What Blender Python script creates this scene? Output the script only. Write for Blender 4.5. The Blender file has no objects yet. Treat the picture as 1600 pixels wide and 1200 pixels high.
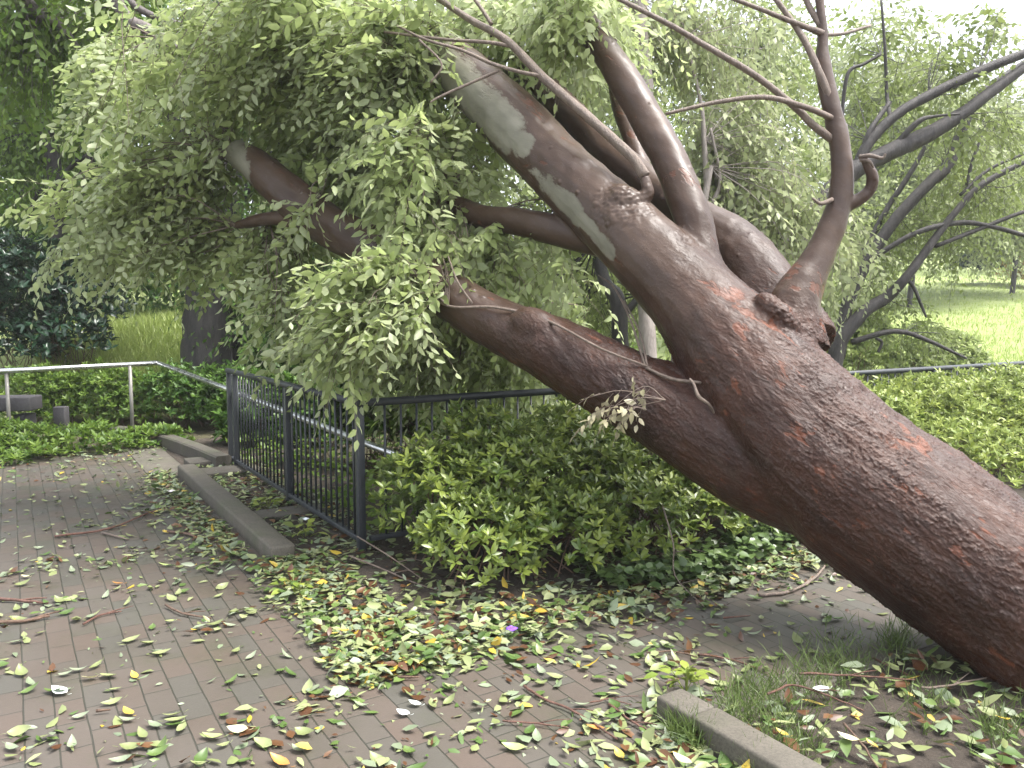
import bpy, bmesh, math, random
import numpy as np
from mathutils import Vector, Matrix, noise as mnoise

R = math.radians
scene = bpy.context.scene
COL = scene.collection
rng = np.random.default_rng(7)
random.seed(7)

# ------------------------------------------------------------------ camera, sky, sun, exposure
CAM_H = 1.55
FPX = 1250.0                      # focal length in pixels of a 1600 wide picture
PITCH = math.atan(105 / FPX)      # the lens looks a little downwards
cam = bpy.data.objects.new("camera", bpy.data.cameras.new("camera"))
COL.objects.link(cam)
cam.data.sensor_width = 36.0
cam.data.lens = FPX / 1600 * 36.0
cam.data.clip_start = 0.05
cam.data.clip_end = 2000
cam.location = (0, 0, CAM_H)
cam.rotation_euler = (math.pi / 2 - PITCH, 0, 0)
scene.camera = cam

SUN_EL, SUN_AZ = R(65), R(98)     # azimuth measured from +Y towards +X
world = bpy.data.worlds.new("World")
scene.world = world
world.use_nodes = True
wn = world.node_tree
bg = wn.nodes["Background"]
sky = wn.nodes.new("ShaderNodeTexSky")
sky.sky_type = 'NISHITA'
sky.sun_disc = False
sky.sun_elevation = SUN_EL
sky.sun_rotation = SUN_AZ
sky.air_density = 1.0
sky.dust_density = 4.0
hsv = wn.nodes.new("ShaderNodeHueSaturation")
hsv.inputs['Saturation'].default_value = 0.32     # overcast: the sky is nearly white
wn.links.new(sky.outputs[0], hsv.inputs['Color'])
wn.links.new(hsv.outputs[0], bg.inputs['Color'])
bg.inputs['Strength'].default_value = 0.15

sun = bpy.data.objects.new("sun", bpy.data.lights.new("sun", 'SUN'))
COL.objects.link(sun)
sun.data.energy = 1.5
sun.data.angle = R(24)
sun.data.color = (1.0, 0.965, 0.91)
sdir = Vector((math.sin(SUN_AZ) * math.cos(SUN_EL), math.cos(SUN_AZ) * math.cos(SUN_EL), math.sin(SUN_EL)))
sun.rotation_euler = sdir.to_track_quat('Z', 'Y').to_euler()

vs = scene.view_settings
vs.view_transform = 'Standard'
vs.look = 'None'
vs.exposure = 2.0
vs.gamma = 1
scene.cycles.max_bounces = 10
scene.cycles.diffuse_bounces = 7
scene.cycles.transmission_bounces = 7
scene.cycles.transparent_max_bounces = 8

# ------------------------------------------------------------------ pixel <-> place helpers
_F = np.array([0, math.cos(PITCH), -math.sin(PITCH)])
_U = np.array([0, math.sin(PITCH), math.cos(PITCH)])
CAMP = np.array([0, 0, CAM_H])

def ray(px, py):
    return _F + np.array([1, 0, 0]) * ((px - 800) / FPX) - _U * ((py - 600) / FPX)

def P(px, py, d):
    """a place d metres ahead, seen at that pixel of the photograph"""
    r = ray(px, py)
    return CAMP + r * (d / r[1])

def G(px, py, z=0.0):
    r = ray(px, py)
    return CAMP + r * ((z - CAM_H) / r[2])

# the paving, kerbs and fences share one rectangular grid turned 32 degrees: u along the right fence, v along the left one
TH = R(32)
C0 = np.array([-0.98, 5.1, 0.0])
UB = np.array([math.cos(TH), math.sin(TH), 0]); VA = np.array([-math.sin(TH), math.cos(TH), 0])
def UV(u, v, z=0.0):
    return C0 + UB * u + VA * v + np.array([0, 0, z])
def toUV(p):
    d = np.asarray(p) - C0
    return d @ UB, d @ VA

# ------------------------------------------------------------------ object helpers
def tag(o, label=None, cat=None, group=None, kind=None):
    if label: o['label'] = label
    if cat: o['category'] = cat
    if group: o['group'] = group
    if kind: o['kind'] = kind
    return o

def empty(name, loc, label, cat, group=None, rz=0.0):
    o = bpy.data.objects.new(name, None)
    COL.objects.link(o)
    o.location = loc
    o.rotation_euler = (0, 0, rz)
    o.empty_display_size = 0.1
    return tag(o, label, cat, group)

class MB:
    """collects quads and triangles (world places) for one mesh"""
    def __init__(self):
        self.v = []; self.q = []; self.t = []; self.qm = []; self.tm = []; self.r = []; self.n = 0
    def add(self, v, q=None, t=None, mat=0, rnd=0.5):
        v = np.asarray(v, float).reshape(-1, 3)
        self.v.append(v)
        if q is not None and len(q):
            q = np.asarray(q, np.int64).reshape(-1, 4) + self.n
            self.q.append(q); self.qm.append(np.full(len(q), mat))
        if t is not None and len(t):
            t = np.asarray(t, np.int64).reshape(-1, 3) + self.n
            self.t.append(t); self.tm.append(np.full(len(t), mat))
        self.r.append(np.broadcast_to(np.asarray(rnd, float), (len(v),)))
        self.n += len(v)
    def mesh(self, name, mats, origin=None, smooth=True):
        v = np.concatenate(self.v)
        if origin is not None: v = v - np.asarray(origin)
        q = np.concatenate(self.q) if self.q else np.zeros((0, 4), np.int64)
        t = np.concatenate(self.t) if self.t else np.zeros((0, 3), np.int64)
        me = bpy.data.meshes.new(name)
        me.vertices.add(len(v)); me.vertices.foreach_set('co', v.astype(np.float32).ravel())
        loops = np.concatenate([q.ravel(), t.ravel()])
        me.loops.add(len(loops)); me.loops.foreach_set('vertex_index', loops.astype(np.int32))
        starts = np.concatenate([np.arange(len(q)) * 4, len(q) * 4 + np.arange(len(t)) * 3])
        me.polygons.add(len(starts)); me.polygons.foreach_set('loop_start', starts.astype(np.int32))
        mi = np.concatenate([np.concatenate(self.qm) if self.qm else [], np.concatenate(self.tm) if self.tm else []])
        me.polygons.foreach_set('material_index', mi.astype(np.int32))
        me.polygons.foreach_set('use_smooth', np.full(len(starts), smooth))
        a = me.attributes.new('rnd', 'FLOAT', 'POINT')
        a.data.foreach_set('value', np.concatenate(self.r).astype(np.float32))
        for m in (mats if isinstance(mats, (list, tuple)) else [mats]): me.materials.append(m)
        me.update(calc_edges=True)
        return me
    def obj(self, name, mats, parent=None, origin=None, smooth=True):
        if parent is not None:
            M = Matrix.LocRotScale(parent.location, parent.rotation_euler, None).inverted()
            Mn = np.array(M)
            self.v = [np.concatenate(self.v) @ Mn[:3, :3].T + Mn[:3, 3]]
            me = self.mesh(name, mats, None, smooth)
        else:
            if origin is None: origin = np.concatenate(self.v).mean(0)
            me = self.mesh(name, mats, origin, smooth)
        o = bpy.data.objects.new(name, me)
        COL.objects.link(o)
        if parent is not None: o.parent = parent
        else: o.location = origin
        return o

def catmull(pts, n):
    """pts (k, m) -> n points per span, columns beyond 3 (radius) follow along"""
    p = np.asarray(pts, float)
    p = np.vstack([2 * p[0] - p[1], p, 2 * p[-1] - p[-2]])
    out = []
    for i in range(1, len(p) - 2):
        t = np.linspace(0, 1, n, endpoint=False)[:, None]
        a, b, c, d = p[i - 1], p[i], p[i + 1], p[i + 2]
        out.append(0.5 * (2 * b + (c - a) * t + (2 * a - 5 * b + 4 * c - d) * t ** 2 + (3 * b - a - 3 * c + d) * t ** 3))
    out.append(p[-2][None])
    return np.vstack(out)

def tube(mb, pts, rad, sides=8, mat=0, cap=True, rnd=0.5, rough=0.0):
    p = np.asarray(pts, float); k = len(p)
    rad = np.broadcast_to(np.asarray(rad, float), (k,))
    tan = np.gradient(p, axis=0); tan /= np.linalg.norm(tan, axis=1)[:, None] + 1e-12
    ref = np.array([0, 0, 1.0]) if abs(tan[0][2]) < 0.9 else np.array([1.0, 0, 0])
    n = np.cross(tan[0], ref); n /= np.linalg.norm(n)
    ang = np.arange(sides) * 2 * math.pi / sides
    vs_ = []
    for i in range(k):
        n = n - tan[i] * (n @ tan[i]); n /= np.linalg.norm(n) + 1e-12
        b = np.cross(tan[i], n)
        rr = rad[i] * (1 + rough * rng.normal(size=sides)) if rough else rad[i]
        vs_.append(p[i] + (np.cos(ang)[:, None] * n + np.sin(ang)[:, None] * b) * (rr[:, None] if rough else rr))
    v = np.vstack(vs_)
    i = np.arange(k - 1)[:, None] * sides; j = np.arange(sides)[None]; j2 = (j + 1) % sides
    q = np.stack([i + j, i + j2, i + sides + j2, i + sides + j], -1).reshape(-1, 4)
    t = []
    if cap:
        v = np.vstack([v, p[0], p[-1]]); c0, c1 = k * sides, k * sides + 1
        t = [(c0, (s + 1) % sides, s) for s in range(sides)] + [(c1, (k - 1) * sides + s, (k - 1) * sides + (s + 1) % sides) for s in range(sides)]
    mb.add(v, q, t, mat, rnd)

def box_mb(mb, corners8, bevel=0.0, mat=0, jitter=0.0):
    """corners8: bottom four then top four, each counter-clockwise"""
    bm = bmesh.new()
    vv = [bm.verts.new(c) for c in corners8]
    for f in ((3, 2, 1, 0), (4, 5, 6, 7), (0, 1, 5, 4), (1, 2, 6, 5), (2, 3, 7, 6), (3, 0, 4, 7)):
        bm.faces.new([vv[i] for i in f])
    if bevel:
        bmesh.ops.bevel(bm, geom=bm.edges[:], offset=bevel, segments=2, affect='EDGES', profile=0.5)
    bmesh.ops.triangulate(bm, faces=[f for f in bm.faces if len(f.verts) > 4])
    bm.verts.index_update()
    v = np.array([x.co for x in bm.verts])
    q = [[x.index for x in f.verts] for f in bm.faces if len(f.verts) == 4]
    t = [[x.index for x in f.verts] for f in bm.faces if len(f.verts) == 3]
    bm.free()
    mb.add(v, q, t, mat)

def uvbox(mb, u0, u1, v0, v1, z0, z1, bevel=0.0, mat=0):
    c = [UV(u0, v0, z0), UV(u1, v0, z0), UV(u1, v1, z0), UV(u0, v1, z0), UV(u0, v0, z1), UV(u1, v0, z1), UV(u1, v1, z1), UV(u0, v1, z1)]
    box_mb(mb, c, bevel, mat)

def unit(a):
    return a / (np.linalg.norm(a, axis=-1, keepdims=True) + 1e-12)

def leaves(mb, base, dirv, nrm, ln, wd, curl=0.15, fold=0.12, mat=0, rnd=None, simple=False):
    N = len(base)
    if not N: return
    base = np.asarray(base, float); d = unit(np.asarray(dirv, float)); n = np.asarray(nrm, float)
    n = unit(n - d * (n * d).sum(1, keepdims=True)); s = np.cross(d, n)
    ln = np.broadcast_to(np.asarray(ln, float), (N,))[:, None]; wd = np.broadcast_to(np.asarray(wd, float), (N,))[:, None] / 2
    curl = np.broadcast_to(np.asarray(curl, float), (N,))[:, None]
    if rnd is None: rnd = rng.random(N)
    if simple:
        st = [base, base + d * ln * .45 + s * wd, base + d * ln - n * ln * curl, base + d * ln * .45 - s * wd]
        v = np.stack(st, 1).reshape(-1, 3)
        q = (np.arange(N)[:, None] * 4 + np.array([0, 1, 2, 3])[None])
        mb.add(v, q, None, mat, np.repeat(rnd, 4)); return
    m1 = base + d * ln * .32 - n * ln * curl * .1; m2 = base + d * ln * .68 - n * ln * curl * .45
    f = n * wd * fold * 2
    st = [base, m1 + s * wd + f, m1, m1 - s * wd + f, m2 + s * wd * .78 + f * .7, m2, m2 - s * wd * .78 + f * .7, base + d * ln - n * ln * curl]
    v = np.stack(st, 1).reshape(-1, 3)
    k = np.arange(N)[:, None, None] * 8
    q = (k + np.array([[1, 4, 5, 2], [2, 5, 6, 3]])[None]).reshape(-1, 4)
    t = (k + np.array([[0, 1, 2], [0, 2, 3], [4, 7, 5], [5, 7, 6]])[None]).reshape(-1, 3)
    mb.add(v, q, t, mat, np.repeat(rnd, 8))

def twigs(mb, org, dirs, L, nleaf, leaf_len, droop=0.35, lmat=0, tmat=1, simple=False, aspect=0.42, updown=1.0, twig_r=0.0016, rbase=None, curl=0.18):
    """alternate-leaved twigs: org, dirs (N,3)"""
    N = len(org); org = np.asarray(org, float); dirs = unit(np.asarray(dirs, float))
    L = np.broadcast_to(np.asarray(L, float), (N,))
    up = np.array([0, 0, 1.0]) + rng.normal(size=(N, 3)) * 0.45
    nrm = unit(up - dirs * (up * dirs).sum(1, keepdims=True)) * updown
    rb = rng.random(N) if rbase is None else rbase
    def at(t):
        return org + dirs * (L * t)[:, None] + np.array([0, 0, -1.0]) * (droop * L * t * t)[:, None]
    def tn(t):
        return unit(dirs + np.array([0, 0, -1.0]) * 2 * droop * t)
    B, D, NN, LN, RR = [], [], [], [], []
    for j in range(nleaf):
        t = (j + 1.0) / nleaf
        p, tg = at(t), tn(t)
        s = np.cross(tg, nrm) * (1 if j % 2 else -1)
        a = R(52) if j < nleaf - 1 else R(4)
        d = tg * math.cos(a) + s * math.sin(a) + rng.normal(size=(N, 3)) * 0.20 + np.array([0, 0, -0.22])
        B.append(p); D.append(d); NN.append(nrm + rng.normal(size=(N, 3)) * 0.4)
        LN.append(leaf_len * (0.65 + 0.5 * math.sin(math.pi * min(1, t * 0.85 + .1))) * rng.uniform(.72, 1.18, N))
        RR.append(np.clip(rb * .7 + rng.random(N) * .3, 0, 1))
    LN = np.concatenate(LN)
    leaves(mb, np.vstack(B), np.vstack(D), np.vstack(NN), LN, LN * aspect * rng.uniform(.8, 1.15, len(LN)), curl=rng.normal(curl, .12, len(LN)), mat=lmat, rnd=np.concatenate(RR), simple=simple)
    if twig_r:
        ts = [0, .5, 1.0]; ring = []
        for t in ts:
            tg = tn(t); s = np.cross(tg, nrm); b = np.cross(tg, s); p = at(t); r = twig_r * (1.15 - .6 * t)
            for a in (0, 2.094, 4.189):
                ring.append(p + (s * math.cos(a) + b * math.sin(a)) * r)
        v = np.stack(ring, 1).reshape(-1, 3)
        q = []
        for i in range(2):
            for a in range(3):
                q.append([i * 3 + a, i * 3 + (a + 1) % 3, (i + 1) * 3 + (a + 1) % 3, (i + 1) * 3 + a])
        mb.add(v, (np.arange(N)[:, None, None] * 9 + np.array(q)[None]).reshape(-1, 4), None, tmat, 0.5)

def spray_blob(mb, root, centre, rad, nb, ntw, nleaf, leaf_len, twl=(.22, .42), lean=(0, 0, -.3), droop=.35, simple=False, br_r=.006, aspect=.42, updown=1.0, curl=.18, spread=1.0):
    """branchlets from a root place into an ellipsoid, twigs along them, leaves along the twigs"""
    root = np.asarray(root, float); c = np.asarray(centre, float); rad = np.asarray(rad, float)
    O, D, RB = [], [], []
    for b in range(nb):
        w = rng.normal(size=3); w /= np.linalg.norm(w); w *= rng.random() ** .4
        e = c + w * rad
        mid = root * .5 + e * .5 + rng.normal(size=3) * .12 * np.linalg.norm(e - root) + np.array([0, 0, .08]) * np.linalg.norm(e - root)
        path = catmull(np.array([root, mid, e]), 5)
        tube(mb, path, np.linspace(br_r, br_r * .3, len(path)), 4, 1, cap=False)
        tg = unit(e - mid)
        shade = rng.random()
        for k in range(ntw):
            f = 1 - rng.random() ** 1.3 * .75
            x = f * (len(path) - 1); i0 = min(int(x), len(path) - 2); p = path[i0] * (1 - (x - i0)) + path[i0 + 1] * (x - i0)
            O.append(p + rng.normal(size=3) * rad * .10 * spread); D.append(tg * .5 + rng.normal(size=3) * .6 + np.asarray(lean)); RB.append(np.clip(shade * .6 + rng.random() * .4, 0, 1))
    O = np.array(O); N = len(O)
    twigs(mb, O, np.array(D), rng.uniform(twl[0], twl[1], N), nleaf, leaf_len, droop=droop, simple=simple, aspect=aspect, updown=updown, rbase=np.array(RB), curl=curl, twig_r=.0016 if not simple else .0025)

def vnoise(p, seed=0):
    p = np.asarray(p); i = np.floor(p).astype(np.int64); f = p - i; f = f * f * f * (f * (f * 6 - 15) + 10)
    def h(a, b, c):
        n = (a * 374761393 + b * 668265263 + c * 2147483647 + seed * 1274126177) & 0xFFFFFFFF
        n = ((n ^ (n >> 13)) * 1274126177) & 0xFFFFFFFF
        n = ((n ^ (n >> 16)) * 2246822519) & 0xFFFFFFFF
        return ((n ^ (n >> 15)) & 0xFFFF) / 65535.0
    out = 0
    for a in (0, 1):
        for b in (0, 1):
            for c in (0, 1):
                w = (f[:, 0] if a else 1 - f[:, 0]) * (f[:, 1] if b else 1 - f[:, 1]) * (f[:, 2] if c else 1 - f[:, 2])
                out = out + w * h(i[:, 0] + a, i[:, 1] + b, i[:, 2] + c)
    return out
def fbm(p, oct=4, rough=.5, seed=0):
    t, amp, tot = 0, 1.0, 0
    for k in range(oct):
        t = t + amp * vnoise(p * 2.03 ** k + 17.3 * k, seed + k); tot += amp; amp *= rough
    return t / tot

# ------------------------------------------------------------------ materials
def nodes(name):
    m = bpy.data.materials.new(name); m.use_nodes = True
    nt = m.node_tree
    return m, nt, nt.nodes["Principled BSDF"], nt.nodes["Material Output"]

def N_(nt, kind, **kw):
    n = nt.nodes.new(kind)
    for k, v in kw.items():
        if k.startswith('i_'):
            n.inputs[k[2:].replace('_', ' ')].default_value = v
        else: setattr(n, k, v)
    return n

def mixc(nt, fac, a, b, blend='MIX'):
    n = nt.nodes.new("ShaderNodeMix"); n.data_type = 'RGBA'; n.blend_type = blend
    for sock, val in ((n.inputs[0], fac), (n.inputs[6], a), (n.inputs[7], b)):
        if hasattr(val, 'links') or hasattr(val, 'is_linked'): nt.links.new(val, sock)
        elif isinstance(val, (int, float)): sock.default_value = val
        else: sock.default_value = (*val, 1)
    return n.outputs[2]

def ramp(nt, src, stops, interp='LINEAR'):
    n = nt.nodes.new("ShaderNodeValToRGB"); n.color_ramp.interpolation = interp
    e = n.color_ramp.elements
    while len(e) < len(stops): e.new(.5)
    for x, (p, c) in zip(e, stops):
        x.position = p; x.color = (*c, 1) if isinstance(c, tuple) else (c, c, c, 1)
    nt.links.new(src, n.inputs[0])
    return n.outputs[0]

def noise(nt, vec, scale, detail=4, rough=.55, dist=0.0):
    n = N_(nt, "ShaderNodeTexNoise"); n.inputs['Scale'].default_value = scale; n.inputs['Detail'].default_value = detail
    n.inputs['Roughness'].default_value = rough; n.inputs['Distortion'].default_value = dist
    if vec is not None: nt.links.new(vec, n.inputs['Vector'])
    return n.outputs['Fac']

def mapping(nt, vec, scale=(1, 1, 1), rot=(0, 0, 0), loc=(0, 0, 0)):
    n = N_(nt, "ShaderNodeMapping"); n.inputs['Scale'].default_value = scale; n.inputs['Rotation'].default_value = rot; n.inputs['Location'].default_value = loc
    nt.links.new(vec, n.inputs['Vector']); return n.outputs[0]

def bump(nt, h, strength, dist, prev=None):
    n = N_(nt, "ShaderNodeBump"); n.inputs['Strength'].default_value = strength; n.inputs['Distance'].default_value = dist
    nt.links.new(h, n.inputs['Height'])
    if prev is not None: nt.links.new(prev, n.inputs['Normal'])
    return n.outputs[0]

def math_(nt, op, a, b=None, c=None):
    n = N_(nt, "ShaderNodeMath", operation=op)
    for i, x in enumerate((a, b, c)):
        if x is None: continue
        if isinstance(x, (int, float)): n.inputs[i].default_value = x
        else: nt.links.new(x, n.inputs[i])
    return n.outputs[0]

def leaf_mat(name, top, top2, under, under2=None, rough=.42, trans=.28, spec=.45):
    m, nt, pb, out = nodes(name)
    a = N_(nt, "ShaderNodeAttribute", attribute_name='rnd')
    geo = N_(nt, "ShaderNodeNewGeometry")
    ct = mixc(nt, a.outputs['Fac'], top, top2)
    cu = mixc(nt, a.outputs['Fac'], under, under2 or under)
    c = mixc(nt, geo.outputs['Backfacing'], ct, cu)
    tc = N_(nt, "ShaderNodeTexCoord")
    c = mixc(nt, math_(nt, 'MULTIPLY', noise(nt, tc.outputs['Object'], 40, 2), .35), c, tuple(x * .55 for x in top))
    nt.links.new(c, pb.inputs['Base Color'])
    pb.inputs['Roughness'].default_value = rough
    pb.inputs['Specular IOR Level'].default_value = spec
    tr = N_(nt, "ShaderNodeBsdfTranslucent"); nt.links.new(c, tr.inputs['Color'])
    mx = N_(nt, "ShaderNodeMixShader"); mx.inputs[0].default_value = trans
    nt.links.new(pb.outputs[0], mx.inputs[1]); nt.links.new(tr.outputs[0], mx.inputs[2]); nt.links.new(mx.outputs[0], out.inputs[0])
    return m

def plain_bark(name, c1, c2, rough=.7, scale=12):
    m, nt, pb, out = nodes(name)
    tc = N_(nt, "ShaderNodeTexCoord")
    v = mapping(nt, tc.outputs['Object'], (1, 1, .25))
    f = noise(nt, v, scale, 6, .65)
    nt.links.new(ramp(nt, f, [(.35, c1), (.65, c2)]), pb.inputs['Base Color'])
    pb.inputs['Roughness'].default_value = rough
    nt.links.new(bump(nt, noise(nt, v, scale * 4, 5, .7), .7, .02), pb.inputs['Normal'])
    return m

M_crown = leaf_mat("crown_leaf", (.29, .37, .13), (.47, .53, .25), (.40, .47, .24), (.55, .60, .38), rough=.36, trans=.58)
M_cling = leaf_mat("dry_pale_leaf", (.24, .22, .12), (.34, .31, .19), (.36, .33, .22), rough=.5, trans=.2)
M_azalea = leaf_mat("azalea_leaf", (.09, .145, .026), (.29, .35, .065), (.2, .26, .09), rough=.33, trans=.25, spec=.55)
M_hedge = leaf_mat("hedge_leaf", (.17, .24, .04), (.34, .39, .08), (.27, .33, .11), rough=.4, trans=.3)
M_dark = leaf_mat("dark_glossy_leaf", (.018, .045, .022), (.03, .075, .035), (.05, .09, .04), rough=.25, trans=.1, spec=.6)
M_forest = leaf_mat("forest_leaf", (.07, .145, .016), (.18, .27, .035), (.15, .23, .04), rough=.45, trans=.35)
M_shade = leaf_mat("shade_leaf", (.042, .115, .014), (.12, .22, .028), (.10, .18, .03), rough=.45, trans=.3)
M_light = leaf_mat("light_leaf", (.17, .23, .055), (.28, .33, .10), (.28, .34, .13), rough=.45, trans=.45)
M_pale = leaf_mat("pale_new_leaf", (.30, .36, .14), (.42, .45, .24), (.40, .45, .25), rough=.45, trans=.4)
M_gold = leaf_mat("golden_leaf", (.35, .27, .05), (.45, .34, .08), (.4, .32, .1), trans=.35)
M_ivy = leaf_mat("ivy_leaf", (.06, .105, .03), (.13, .19, .06), (.1, .15, .07), rough=.33, trans=.15)
M_grass = leaf_mat("grass_blade", (.08, .13, .03), (.16, .21, .06), (.12, .17, .05), trans=.3)
M_meadow = leaf_mat("meadow_blade", (.26, .35, .07), (.43, .49, .17), (.34, .42, .12), trans=.4)
M_stem = plain_bark("brown_stem", (.10, .055, .035), (.17, .11, .075), .6, 30)
M_twig = plain_bark("grey_brown_twig", (.13, .095, .075), (.22, .17, .135), .5, 30)
M_redtwig = plain_bark("red_brown_twig", (.09, .04, .028), (.17, .085, .06), .45, 30)
M_darkbark = plain_bark("dark_wet_bark", (.010, .009, .008), (.040, .034, .030), .6, 16)
M_limbbark = plain_bark("dark_grey_bark", (.022, .019, .018), (.062, .054, .050), .6, 18)
M_greybark = plain_bark("grey_bark", (.07, .06, .058), (.15, .125, .115), .65, 9)
M_palebark = plain_bark("pale_bark", (.20, .17, .15), (.32, .28, .25), .6, 12)

def fallen_bark():
    m, nt, pb, out = nodes("wet_flaking_bark")
    at = N_(nt, "ShaderNodeAttribute", attribute_name='bk')
    pale = N_(nt, "ShaderNodeAttribute", attribute_name='pale')
    smo = N_(nt, "ShaderNodeAttribute", attribute_name='smoothness')
    v = at.outputs['Vector']
    vs1 = mapping(nt, v, (6.5, 24, 24))
    vs2 = mapping(nt, v, (2.2, 4.5, 4.5))
    vs3 = mapping(nt, v, (14, 60, 60))
    base = ramp(nt, noise(nt, vs2, 1, 6, .6), [(.32, (.024, .0082, .0045)), (.55, (.056, .0215, .0115)), (.75, (.094, .040, .024))])
    upper = ramp(nt, noise(nt, vs2, 1.3, 5, .6), [(.3, (.042, .024, .016)), (.6, (.074, .047, .033)), (.8, (.108, .074, .056))])
    c = mixc(nt, smo.outputs['Fac'], base, upper)
    # thin grey flakes
    fl = ramp(nt, noise(nt, vs1, 1, 5, .62, .6), [(.50, 0.0), (.62, 1.0)])
    c = mixc(nt, math_(nt, 'MULTIPLY', fl, .4), c, (.075, .054, .047))
    # orange-red under-bark where flakes came off
    red1 = noise(nt, mapping(nt, v, (5, 13, 13), loc=(3, 1, 7)), 1, 6, .62, .4)
    red2 = noise(nt, mapping(nt, v, (1.1, 2.0, 2.0), loc=(1, 5, 2)), 1, 2)
    red = ramp(nt, math_(nt, 'ADD', red1, math_(nt, 'MULTIPLY', red2, .55)), [(.925, 0.0), (.96, 1.0)])
    rc = mixc(nt, noise(nt, vs3, 1, 3), (.075, .020, .009), (.22, .075, .035))
    c = mixc(nt, math_(nt, 'MULTIPLY', red, math_(nt, 'SUBTRACT', .95, math_(nt, 'MULTIPLY', smo.outputs['Fac'], .5))), c, rc)
    # where a flake has just come away the bark is rusty, its lifted lip is dry and grey
    fk = N_(nt, "ShaderNodeAttribute", attribute_name='flake')
    wear = math_(nt, 'SUBTRACT', 1.0, smo.outputs['Fac'])
    rim = math_(nt, 'MULTIPLY', ramp(nt, fk.outputs['Fac'], [(.78, 0.0), (.95, 1.0)]), math_(nt, 'MULTIPLY', wear, .55))
    c = mixc(nt, rim, c, (.125, .088, .076))
    fresh = math_(nt, 'MULTIPLY', ramp(nt, fk.outputs['Fac'], [(.02, 1.0), (.16, 0.0)]), ramp(nt, noise(nt, mapping(nt, v, (3, 7, 7), loc=(8, 2, 4)), 1, 3), [(.5, 0.0), (.62, 1.0)]))
    c = mixc(nt, math_(nt, 'MULTIPLY', fresh, math_(nt, 'MULTIPLY', wear, .8)), c, (.16, .05, .022))
    # grey-green patches of bare smooth bark
    pn = math_(nt, 'ADD', pale.outputs['Fac'], math_(nt, 'MULTIPLY', math_(nt, 'SUBTRACT', noise(nt, mapping(nt, v, (9, 16, 16)), 1, 7, .7), .5), 1.3))
    pm = ramp(nt, pn, [(.27, 0.0), (.36, .55), (.40, .8), (.6, 1.0)])
    pc = ramp(nt, noise(nt, mapping(nt, v, (4, 8, 8)), 1, 5), [(.3, (.155, .148, .112)), (.7, (.25, .24, .19))])
    c = mixc(nt, pm, c, pc)
    # small pale lichen specks
    vo = N_(nt, "ShaderNodeTexVoronoi"); vo.inputs['Scale'].default_value = 26; nt.links.new(v, vo.inputs['Vector'])
    sp = ramp(nt, vo.outputs['Distance'], [(.045, 1.0), (.07, 0.0)])
    c = mixc(nt, math_(nt, 'MULTIPLY', sp, .55), c, (.2, .17, .155))
    nt.links.new(c, pb.inputs['Base Color'])
    rg = ramp(nt, noise(nt, vs1, .8, 4), [(.3, .30), (.7, .5)])
    nt.links.new(mixc(nt, pm, rg, (.6, .6, .6)), pb.inputs['Roughness'])
    pb.inputs['Specular IOR Level'].default_value = .3
    # ragged raised flakes: terraces of a warped field, each with a sharp lip, drawn out along the trunk
    n1 = noise(nt, mapping(nt, v, (6.0, 17, 17)), 1, 6, .62, .4)
    n2 = noise(nt, mapping(nt, v, (13, 34, 34), loc=(4, 2, 9)), 1, 6, .65, .4)
    saw1 = math_(nt, 'DIVIDE', math_(nt, 'FLOOR', math_(nt, 'MULTIPLY', n1, 9.0)), 3.0)
    saw2 = math_(nt, 'DIVIDE', math_(nt, 'FLOOR', math_(nt, 'MULTIPLY', n2, 8.0)), 3.0)
    amt = math_(nt, 'SUBTRACT', 1.0, math_(nt, 'MULTIPLY', smo.outputs['Fac'], .88))
    hh = math_(nt, 'MULTIPLY', math_(nt, 'FRACT', math_(nt, 'MULTIPLY', n2, 5.0)), .5)
    hh = math_(nt, 'MULTIPLY', math_(nt, 'ADD', hh, math_(nt, 'MULTIPLY', noise(nt, vs3, 1, 4), .5)), amt)
    hh = math_(nt, 'SUBTRACT', hh, math_(nt, 'MULTIPLY', red, .35))
    hh = math_(nt, 'SUBTRACT', hh, math_(nt, 'MULTIPLY', pm, .25))
    # each flake has its own tone
    wn_ = N_(nt, "ShaderNodeTexWhiteNoise", noise_dimensions='1D'); nt.links.new(math_(nt, 'ADD', math_(nt, 'MULTIPLY', saw1, 3.0), math_(nt, 'MULTIPLY', saw2, 51.0)), wn_.inputs['W'])
    fac_ = math_(nt, 'MULTIPLY', math_(nt, 'MULTIPLY', wn_.outputs['Value'], amt), .55)
    c = mixc(nt, fac_, c, mixc(nt, 1.0, c, (.42, .40, .42), 'MULTIPLY'))
    nt.links.new(c, pb.inputs['Base Color'])
    nt.links.new(bump(nt, hh, .8, .006), pb.inputs['Normal'])
    pb.inputs['Coat Weight'].default_value = 0.0
    return m
M_bark = fallen_bark()

def concrete(name, c1, c2, moss=.3):
    m, nt, pb, out = nodes(name)
    tc = N_(nt, "ShaderNodeTexCoord"); v = tc.outputs['Object']
    c = ramp(nt, noise(nt, v, 5, 8, .65), [(.3, c1), (.7, c2)])
    c = mixc(nt, math_(nt, 'MULTIPLY', ramp(nt, noise(nt, v, 2.3, 5, .6), [(.5, 0.0), (.7, 1.0)]), moss), c, (.06, .075, .03))
    c = mixc(nt, math_(nt, 'MULTIPLY', ramp(nt, noise(nt, v, 90, 3), [(.45, 0.0), (.6, 1.0)]), .35), c, tuple(x * .5 for x in c1))
    nt.links.new(c, pb.inputs['Base Color']); pb.inputs['Roughness'].default_value = .75
    nt.links.new(bump(nt, noise(nt, v, 70, 5, .7), .5, .006), pb.inputs['Normal'])
    return m
M_conc = concrete("weathered_concrete", (.075, .067, .052), (.125, .11, .088), .55)
M_conc2 = concrete("damp_concrete", (.062, .055, .044), (.10, .09, .072), .55)

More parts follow.
